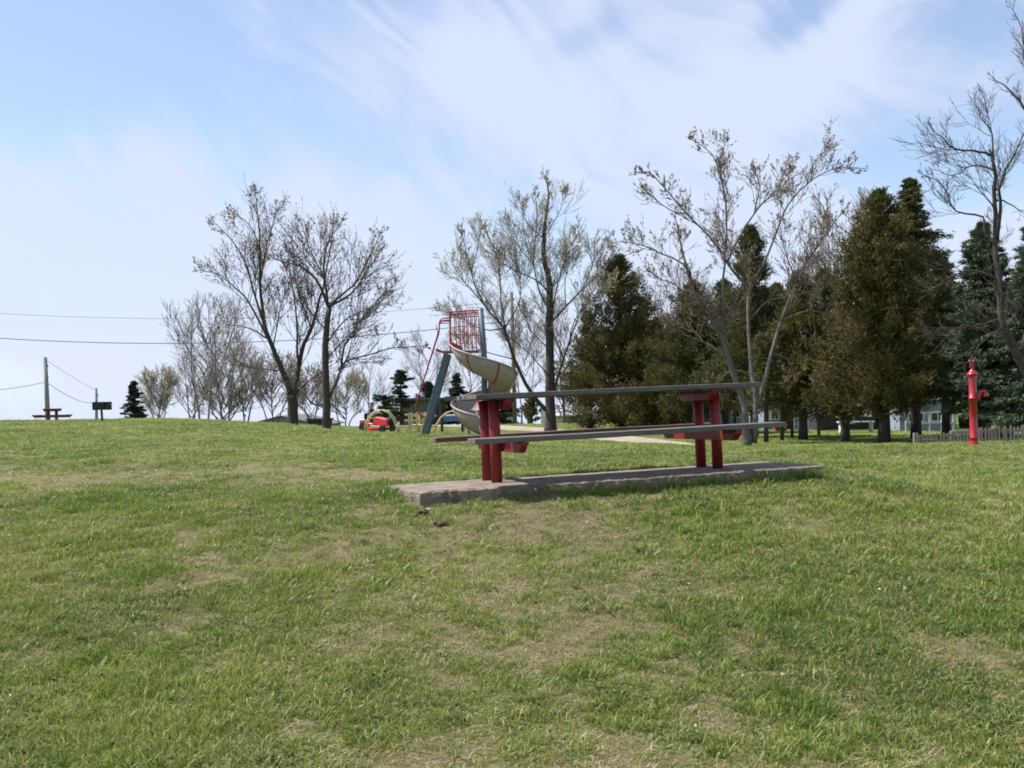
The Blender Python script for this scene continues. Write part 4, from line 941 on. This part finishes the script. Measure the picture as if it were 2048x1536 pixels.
build_mower()

# ------------------------------------------------------------------ grill, far table
def build_left():
    Y = 30; b = gp(205, Y, 842); t = thing('park_grill', 'black pedestal charcoal grill on the left crest', 'grill', b)
    def W(px, py, dy=0): q = at(px, py, Y); return Vector((q.x-b.x, dy, q.z-b.z))
    MB().tube([(0, 0, -.1), W(203, 820)], .035, 8).build('pedestal', MT['black2'], t)
    a = W(191, 820); c = W(218, 804)
    m = MB(); w = c.x-a.x; h = c.z-a.z; m.box(((a.x+c.x)/2, 0, a.z+.015), (w, .42, .03)).box((a.x+.01, 0, (a.z+c.z)/2), (.02, .42, h)).box((c.x-.01, 0, (a.z+c.z)/2-h*.15), (.02, .42, h*.7)).box(((a.x+c.x)/2, .20, (a.z+c.z)/2), (w, .02, h)).box(((a.x+c.x)/2-.04, -.20, (a.z+c.z)/2), (w*.85, .02, h)); m.build('firebox', MT['black2'], t)
    m = MB()
    for i in range(9): m.bar((a.x+.03+i*w/9, -.2, c.z), (a.x+.03+i*w/9, .2, c.z), .012, .012)
    m.box((a.x+w/2, -.21, c.z), (w, .015, .015)).box((a.x+w/2, .21, c.z), (w, .015, .015)); m.build('grate', MT['black2'], t)
    MB().tube([(c.x, -.1, c.z-.08), (c.x+.12, -.12, c.z-.09)], .018, 8).build('handle', MT['black2'], t)
    Y = 40; b = gp(105, Y, 842); b.z += .03; t = thing('picnic_table', 'dark red picnic table on the left skyline beside a pole', 'picnic table', b, R(0))
    ty = at(105, 817, Y).z-b.z
    k = ty/.74
    dr = Vector((-.2, 1, 0)).normalized()
    def L(x, y, z): return Vector((x*1.0-y*.40, y*.92, z*k))
    def brd(nm, x, w, z): 
        vs = [L(x-w/2, -.9, z), L(x+w/2, -.9, z), L(x+w/2, .9, z), L(x-w/2, .9, z)]; vs += [v-Vector((0, 0, .05)) for v in vs]
        MB().add(vs, [(0, 1, 2, 3), (7, 6, 5, 4), (0, 4, 5, 1), (1, 5, 6, 2), (2, 6, 7, 3), (3, 7, 4, 0)]).build(nm, MT['woodend'], t)
    for i in range(5): brd('tabletop_plank', (i-2)*.145, .14, .74)
    for s in (-1, 1):
        for i in (0, 1): brd('seat_plank', s*(.58+i*.145), .14, .44)
    for y in (-.65, .65):
        MB().bar(L(-.72, y, .37), L(.72, y, .37), .05, .10).build('seat_beam', MT['woodend'], t); MB().bar(L(-.33, y, .66), L(.33, y, .66), .05, .09).build('top_beam', MT['red'], t)
        for s in (-1, 1): MB().tube([L(s*.16, y, -.2), L(s*.16, y, .66)], .05, 8).build('post', MT['red'], t)
build_left()

# ------------------------------------------------------------------ poles and wires
def pole(px, Y, top, r, label, mt, lean=0, py=840):
    b = gp(px, Y, py); h = at(px, top, Y).z-b.z
    t = thing('utility_pole', label, 'utility pole', b)
    MB().tube([(0, 0, -.4), (lean*h*.5, 0, h*.5), (lean*h, 0, h)], [r*1.15, r, r*.8], 12).build('shaft', mt, t, smooth=True)
    MB().lathe([(r*.85, 0), (r*.5, .05)], 10, (lean*h, 0, h)).build('cap', MT['roofgrey'], t)
    for k in (0, 1): MB().lathe([(.05, 0), (.07, .04), (.05, .1), (.03, .13)], 8, (lean*h+r*.9, 0, h-.5-k*.6)).build('insulator', MT['polegrey'], t)
    return t
pole(97, 55, 716, .12, 'leaning grey pole above the far left picnic table', MT['polegrey'], -.035)
pole(193, 68, 778, .10, 'short pale pole just behind the charcoal grill', MT['polegrey'], 0)
pole(1030, 68, 585, .13, 'tall brown wooden pole right of the spiral slide', MT['pole'], -.01)
def wire(pts, r, label, n=28):
    """pts: three (px, py, Y): the wire hangs as a parabola through them"""
    P = [at(*p) for p in pts]; out = []
    x0, x1, x2 = [p.x for p in P]
    for i in range(n+1):
        x = lerp(x0, x2, i/n); l0 = (x-x1)*(x-x2)/((x0-x1)*(x0-x2)); l1 = (x-x0)*(x-x2)/((x1-x0)*(x1-x2)); l2 = (x-x0)*(x-x1)/((x2-x0)*(x2-x1))
        out.append(P[0]*l0+P[1]*l1+P[2]*l2)
    o = MB().tube(out, r, 5).build('overhead_wire', MT['wire'], smooth=True); tag(o, label, 'wire')
wire([(-80, 671, 68), (420, 686, 68), (1028, 640, 68)], .024, 'thick dark overhead wire sagging from left edge to the wooden pole')
wire([(-80, 622, 72), (420, 637, 72), (1028, 600, 68)], .012, 'thin upper overhead wire running above the thick one')
wire([(-60, 781, 55), (20, 777, 55), (91, 764, 55)], .014, 'wire from the left picture edge to the leaning grey pole')
wire([(95, 766, 55), (150, 798, 61), (193, 803, 68)], .014, 'low sagging wire between the leaning pole and the short pole')
wire([(95, 722, 55), (150, 757, 61), (193, 781, 68)], .009, 'faint upper wire between the leaning pole and the short pole')

# ------------------------------------------------------------------ buildings
def house(name, label, px0, px1, Y, ybase, yeave, depth, mtw, mtr, roof='gable', rh=.6, cat='building', windows=(), over=.2, door=None, rz=0):
    a = gp(px0, Y, ybase); c = gp(px1, Y, ybase); w = c.x-a.x; zb = min(a.z, c.z)-.1; cx = (a.x+c.x)/2
    h = at((px0+px1)/2, yeave, Y).z-zb
    t = thing(name, label, cat, (cx, Y, zb), rz)
    MB().box((0, depth/2, h/2), (w, depth, h)).build('wall', mtw, t)
    if roof == 'gable':
        MB().prism([(-w/2-over, h), (0, h+rh), (w/2+over, h), (w/2+over, h-.08), (0, h+rh-.09), (-w/2-over, h-.08)], -over, depth+over).build('roof', mtr, t)
        MB().prism([(-w/2, h), (w/2, h), (0, h+rh-.1)], .004, depth-.004).build('gable', mtw, t)
    elif roof == 'ridge':
        vs = [(-w/2-over, -over, h), (w/2+over, -over, h), (w/2+over, depth/2, h+rh), (-w/2-over, depth/2, h+rh), (-w/2-over, depth+over, h), (w/2+over, depth+over, h)]
        vs += [(x, y, z-.1) for x, y, z in vs]
        MB().add(vs, [(0, 1, 2, 3), (3, 2, 5, 4), (6, 9, 8, 7), (9, 10, 11, 8), (0, 6, 7, 1), (4, 5, 11, 10), (0, 3, 9, 6), (3, 4, 10, 9), (1, 7, 8, 2), (2, 8, 11, 5)]).build('roof', mtr, t)
    else:
        MB().box((0, depth/2, h+.06), (w+2*over, depth+2*over, .12)).build('roof', mtr, t)
    for (u0, u1, v0, v1) in windows:
        x0 = lerp(-w/2, w/2, u0); x1 = lerp(-w/2, w/2, u1); z0 = h*v0; z1 = h*v1
        f = MB(); 
        f.box(((x0+x1)/2, -.03, z0), (x1-x0+.1, .06, .06)).box(((x0+x1)/2, -.03, z1), (x1-x0+.1, .06, .06)).box((x0, -.03, (z0+z1)/2), (.06, .056, z1-z0-.06)).box((x1, -.03, (z0+z1)/2), (.06, .056, z1-z0-.06)).box(((x0+x1)/2, -.028, (z0+z1)/2), (.04, .05, z1-z0-.06))
        wf = f.build('window', MT['white'], t); MB().box(((x0+x1)/2, -.008, (z0+z1)/2), (x1-x0, .012, z1-z0)).build('pane', MT['glass'], wf)
    if door:
        u0, u1, v1 = door; x0 = lerp(-w/2, w/2, u0); x1 = lerp(-w/2, w/2, u1)
        d = MB().box(((x0+x1)/2, -.015, h*v1/2), (x1-x0, .04, h*v1)).build('door', MT['darkwall'], t); MB().lathe([(.03, 0), (.03, .03)], 8, (x1-.1, -.06, h*v1*.5)).build('handle', MT['white'], d)
    return t
house('long_building', 'grey-green low building with flat roof behind the climbing frame', 803, 882, 72, 858, 799, 8, MT['olive'], MT['roofgrey'], 'flat', windows=(), door=(.75, .95, .8), over=.25)
def pavilion():
    Y = 71.5; a = gp(884, Y, 856); c = gp(938, Y, 856); w = c.x-a.x; h = at(910, 797, Y).z-a.z
    t = thing('park_pavilion', 'open-sided pavilion joined to the grey-green building', 'pavilion', (a.x, Y, a.z-.1))
    MB().box((w/2+.1, 2, h+.1), (w-.3, 5, .32)).build('roof', MT['olive'], t)
    for x in (.25, w-.15):
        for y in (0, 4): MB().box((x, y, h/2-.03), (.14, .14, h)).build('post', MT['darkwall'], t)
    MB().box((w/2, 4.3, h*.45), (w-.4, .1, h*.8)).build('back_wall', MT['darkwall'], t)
pavilion()
house('low_roofed_house', 'low house with wide shallow grey roof behind the crest by the maples', 486, 640, 74, 868, 851, 9, MT['greywall'], MT['roofgrey'], 'gable', rh=.75, over=.3)
house('garden_shed', 'small dark green shed right of the low grey roof', 615, 652, 70, 868, 841, 2.5, MT['darkwall'], MT['darkwall'], 'flat', over=.1)
house('garden_shed', 'grey metal shed with white roof edge beyond the gravel lane', 1132, 1166, 78, 846, 829, 3, MT['greyshed'], MT['white'], 'ridge', rh=.25, over=.1, door=(.3, .6, .8))
house('garden_shed', 'small cream shed left of the grey metal shed', 1112, 1130, 76, 847, 831, 2, MT['cream'], MT['white'], 'ridge', rh=.15, over=.1)
house('white_shed', 'narrow white shed left of the slide maple trunk', 1082, 1093, 78, 846, 816, 2, MT['white'], MT['white'], 'flat', over=.05)
house('camper_trailer', 'pale grey camper trailer half hidden behind the table posts', 1000, 1026, 84, 850, 831, 2.4, MT['cream'], MT['roofgrey'], 'flat', over=.05, windows=((.35, .6, .4, .75),), cat='trailer')
house('camper_trailer', 'white and pale blue trailer under the cedars beside the seat plank', 1425, 1490, 52, 872, 812, 2.6, MT['bluewall'], MT['white'], 'flat', over=.05, windows=((.15, .4, .45, .75), (.6, .85, .45, .75)), cat='trailer')
house('camper_trailer', 'light grey trailer glimpsed through the cedars left of the table posts', 1300, 1385, 58, 862, 822, 2.6, MT['cream'], MT['white'], 'flat', over=.05, windows=((.1, .3, .4, .75), (.5, .7, .4, .75)), cat='trailer')
house('cottage', 'pale blue cottage corner with white trim behind the slim cedar trunks', 1536, 1590, 44, 872, 800, 4, MT['bluewall'], MT['roofgrey'], 'ridge', rh=.7, windows=((.12, .4, .4, .7),), door=(.6, .85, .75))
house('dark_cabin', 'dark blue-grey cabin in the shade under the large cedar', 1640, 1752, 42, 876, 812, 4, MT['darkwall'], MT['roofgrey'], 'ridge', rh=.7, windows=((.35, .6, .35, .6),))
house('blue_grey_house', 'blue-grey house with white railing between the large cedar and the pump', 1800, 1912, 40, 866, 800, 5, MT['greywall'], MT['roofgrey'], 'ridge', rh=.8, windows=((.15, .42, .35, .65), (.55, .8, .35, .65)))
def panel():
    b = gp(1603, 41, 870); t = thing('lattice_panel', 'white lattice screen beside the pale blue cottage corner', 'screen', b)
    h = at(1603, 812, 41).z-b.z
    for i in range(5): MB().box((-.27+i*.135, 0, h/2), (.07, .03, h)).build('slat', MT['white'], t)
    for i in range(5): MB().box((0, .03, h*(.1+i*.2)), (.66, .026, .07)).build('rail', MT['white'], t)
panel()
def railing():
    b = gp(1860, 38.5, 868); t = thing('porch_railing', 'white porch railing in front of the blue-grey house', 'railing', b)
    h = .75
    for z in (.35, .75): MB().box((0, 0, z), (1.9, .05, .05)).build('rail', MT['white'], t)
    for i in range(5): MB().box((-.92+i*.46, 0, h/2-.02), (.05, .045, h)).build('post', MT['white'], t)
railing()
for px, Y, w, h, lb, nm, m in ((1560, 42, .32, .13, 'orange clay trough on the grass under the cottage', 'planter_trough', 'terra'),):
    b = gp(px, Y, 868); t = thing(nm, lb, 'planter', b); MB().box((0, 0, h/2), (w*1.6, .35, h)).build('trough', MT[m], t, bevel=.02); MB().box((0, 0, h+.015), (w*1.65, .38, .03)).build('rim', MT[m], t)
b = gp(1638, 36, 875); t = thing('wooden_post', 'plain light brown post under the cedars left of the dark cabin', 'post', b)
MB().box((0, 0, .55), (.10, .10, 1.3)).build('shaft', mat('tan_post', (.22, .15, .09), (.16, .11, .07), 5), t, bevel=.008); MB().box((0, 0, 1.21), (.13, .13, .03)).build('cap', MT['fence'], t)
b = gp(1198, 70, 850); o = MB().lathe([(1.1, -.1), (1.1, .14), (.9, .2), (.3, .24)], 14).build('well_cover', MT['cream'], smooth=False); o.location = b; o.scale = (1, .6, 1); tag(o, 'low round cream cover lying on the grass before the grey shed', 'well cover')
def picnic_small(px, Y, lb):
    b = gp(px, Y, 866); t = thing('garden_bench', lb, 'bench', b)
    MB().box((0, 0, .42), (1.4, .35, .05)).build('seat', MT['white'], t); MB().box((0, .2, .75), (1.4, .04, .3)).build('backrest', MT['white'], t)
    for s in (-1, 1): MB().box((s*.6, 0, .19), (.06, .3, .41)).build('leg', MT['white'], t)
picnic_small(1712, 39, 'white garden bench in front of the dark cabin')

def car(px, Y, label, paint, rz, sc=1.0, py=850, name='parked_car'):
    b = gp(px, Y, py); t = thing(name, label, 'car', b, rz); t.scale = (sc,)*3
    side = [(-2.1, .35), (-2.15, .75), (-1.9, .95), (-1.35, 1.0), (-.9, 1.42), (.55, 1.45), (1.15, 1.0), (1.9, .88), (2.15, .65), (2.1, .35)]
    MB().prism(side, -.85, .85).build('body', paint, t, bevel=.04)
    MB().prism([(-1.2, 1.02), (-.85, 1.36), (.5, 1.38), (1.0, 1.02)], -.862, .862).build('side_window', MT['glass'], t)
    MB().prism([(.62, 1.40), (1.17, 1.0), (1.19, 1.02), (.64, 1.42)], -.7, .7).build('windscreen', MT['glass'], t)
    for x in (-1.35, 1.35):
        for s in (-1, 1):
            o = MB().lathe([(.2, -.1), (.32, -.1), (.34, -.06), (.34, .06), (.32, .1), (.2, .1)], 16).build('wheel', MT['rubber'], t); o.rotation_euler = (R(90), 0, 0); o.location = (x, s*.8, .34)
            r = MB().lathe([(.2, -.105), (.05, -.12), (.05, .12), (.2, .105)], 12).build('rim', MT['polegrey'], o)
    for s in (-1, 1):
        MB().box((2.1, s*.6, .68), (.08, .3, .12)).build('headlight', MT['white'], t); MB().box((-2.13, s*.65, .78), (.06, .25, .12)).build('tail_light', MT['mower'], t)
    for s in (-1, 1): MB().box((.85, s*.93, 1.05), (.12, .14, .1)).build('mirror', paint, t)
b = gp(903, 64, 852); t = thing('storage_tub', 'bright blue lidded tub standing by the pavilion under the yellow arch', 'tub', b); t.location.z += .25
MB().prism([(-.50, 0), (.50, 0), (.56, .34), (-.56, .34)], -.35, .35).build('tub', MT['blue'], t, bevel=.02)
MB().prism([(-.58, .34), (.58, .34), (.50, .43), (-.50, .43)], -.38, .38).build('lid', MT['white'], t, bevel=.01)
for i in range(4): MB().box((-.36+i*.24, -.36, .17), (.03, .03, .28)).build('rib', MT['blue'], t)
for sx in (-1, 1): MB().box((sx*.42, 0, -.15), (.08, .5, .30)).build('foot', MT['darkwall'], t)
car(2050, 33, 'dark car in deep shade under the spruce at the right edge', MT['black2'], R(8), .9, 850)

# ------------------------------------------------------------------ picket fence
def build_fence():
    Y = 24.5
    a = at(1832, 870, Y); c = at(2120, 866, Y-1.0)
    n = 42
    t = thing('picket_fence', 'low weathered grey picket fence behind the red pump', 'fence', (a.x, a.y, tz(a.x, a.y)))
    me = None
    def P(u): x = lerp(a.x, c.x, u); y = lerp(a.y, c.y, u); return x-a.x, y-a.y
    z0 = tz(a.x, a.y)
    zt0 = at(1832, 868, Y).z-z0; zt1 = at(2048, 849, Y-.7).z-z0
    hts = lambda u: lerp(lerp(zt0, zt0+.05, u/.25), 0, 0) if u < .28 else lerp(zt0+.12, zt1, min(1, (u-.28)/.5))
    meshes = []
    for i in range(4):
        meshes.append(MB().prism([(-.021, 0), (.021, 0), (.021, .93+.02*i), (0, 1.0), (-.021, .93+.01*i)], -.009, .009))
    base = [m.build('picket', MT['fence'], t) for m in meshes]
    for i in range(n):
        u = i/(n-1); x, y = P(u); o = base[i] if i < 4 else base[i % 4].copy()
        if i >= 4: C.objects.link(o); o.parent = t
        h = hts(u)*random.uniform(.96, 1.04)+.25; o.location = (x, y-.03, -.25); o.scale = (1, 1, h); o.rotation_euler = (0, random.uniform(-.04, .04), math.atan2(c.y-a.y, c.x-a.x))
    for u0, u1 in ((0, .27), (.28, .56), (.57, 1)):
        for k in (.35, .78):
            x0, y0 = P(u0); x1, y1 = P(u1); MB().bar((x0, y0, hts(u0+.01)*k), (x1, y1, hts(u1)*k), .035, .07).build('rail', MT['fence'], t)
    for u in (0, .265, .56, .80, 1):
        x, y = P(u); MB().box((x, y+.03, hts(u)*.40), (.10, .10, hts(u)*.95+.12)).build('post', MT['fence'], t, bevel=.006)
build_fence()

# ------------------------------------------------------------------ small things in the grass
def tuft(px, Y, py, label, n, h, seed):
    r = np.random.default_rng(seed); b = gp(px, Y, py); vs = []; fs = []
    for i in range(n):
        a = r.random()*6.283; q = .10*math.sqrt(r.random()); x, y = q*math.cos(a)*2.2, q*math.sin(a); hh = h*r.uniform(.5, 1.1); l = r.uniform(.2, .9)*hh; la = r.random()*6.283; w = .006
        dx, dy = math.cos(la), math.sin(la); k = len(vs); wx, wy = -dy*w, dx*w
        for f, g, ww in ((0, 0, 1), (.6, .35, .9), (.9, .8, .5)): vs += [(x+dx*l*g-wx*ww, y+dy*l*g-wy*ww, hh*f), (x+dx*l*g+wx*ww, y+dy*l*g+wy*ww, hh*f)]
        vs.append((x+dx*l*1.2, y+dy*l*1.2, hh*.85)); fs += [(k, k+1, k+3, k+2), (k+2, k+3, k+5, k+4), (k+4, k+5, k+6)]
    o = MB().add(vs, fs).build('grass_tuft', mat('tuft_green', (.085, .135, .04), (.14, .17, .07), 12, .5, trans=.3)); o.location = b; tag(o, label, 'grass tuft')
tuft(1487, 10.3, 925, 'tall bright green tuft behind the right end of the slab', 150, .13, 1)
tuft(1522, 10.2, 927, 'wide pale green tuft beside the tall tuft behind the slab', 130, .09, 2)
tuft(1235, 10.2, 940, 'brownish green tuft behind the middle of the slab', 110, .09, 3)
tuft(900, 8.0, 1000, 'long grass tuft growing over the front left slab edge', 60, .07, 4)
def blob(px, Y, py, size, m, name, label, cat, flat=.6, seed=0):
    r = np.random.default_rng(seed+100); b = gp(px, Y, py); bm = bmesh.new(); bmesh.ops.create_icosphere(bm, subdivisions=2, radius=1)
    for v in bm.verts:
        k = 1+r.normal(0, .12); v.co = Vector((v.co.x*size*k*1.2, v.co.y*size*k, v.co.z*size*k*flat))
    me = bpy.data.meshes.new(name); bm.to_mesh(me); bm.free(); me.materials.append(MT[m]); o = bpy.data.objects.new(name, me); C.objects.link(o); o.location = b+Vector((0, 0, size*flat*.45)); tag(o, label, cat); return o
blob(1695, 11.2, 915, .035, 'clod', 'soil_clod', 'dark soil clod on the grass right of the slab end', 'clod')
blob(845, 7.35, 1030, .05, 'clod', 'soil_clod', 'dark soil lump below the front left slab corner', 'clod', .5, 1)
blob(880, 7.1, 1080, .04, 'clod', 'soil_clod', 'reddish soil lump on the worn patch before the slab', 'clod', .5, 2)
blob(858, 7.45, 1025, .022, 'stone', 'pebble', 'pale pebble beside the dark lump at the slab corner', 'pebble', .7, 3)
blob(1567, 4.9, 1380, .012, 'stone', 'pebble', 'pale pebble lying in the lawn at lower right', 'pebble', .7, 4)
def litter():
    n = 520; y = np.sqrt(RNG.uniform(3.6**2, 17**2, n)); x = RNG.uniform(-1, 1, n)*y*.54; u, v = slab_uv(x, y); k = ~((u > SL[0]) & (u < SL[1]) & (v > SL[2]) & (v < SL[3])); x, y = x[k], y[k]; n = len(x)
    z = terrain(x, y)+.018*RNG.uniform(.6, 2.0, n); c = np.stack([x, y, z], 1); a = RNG.normal(size=(n, 3))*[1, 1, .3]; a /= np.linalg.norm(a, axis=1)[:, None]; b = np.cross(a, RNG.normal(size=(n, 3))*[.3, .3, 1]); b /= np.linalg.norm(b, axis=1)[:, None]
    s = RNG.uniform(.003, .008, (n, 1))*(1+y[:, None]*.05); vv = np.stack([c-a*s, c+b*s*.7+[0, 0, .003], c+a*s, c-b*s*.7], 1).reshape(-1, 3)
    o = np_mesh('fallen_petals', vv, np.arange(n*4).reshape(-1, 4), mat('dry_petal', (.55, .52, .46), (.40, .34, .25), 3, .8), kind='stuff'); tag(o, 'scattered pale petals and dry bits over the lawn', 'litter', kind='stuff')
litter()
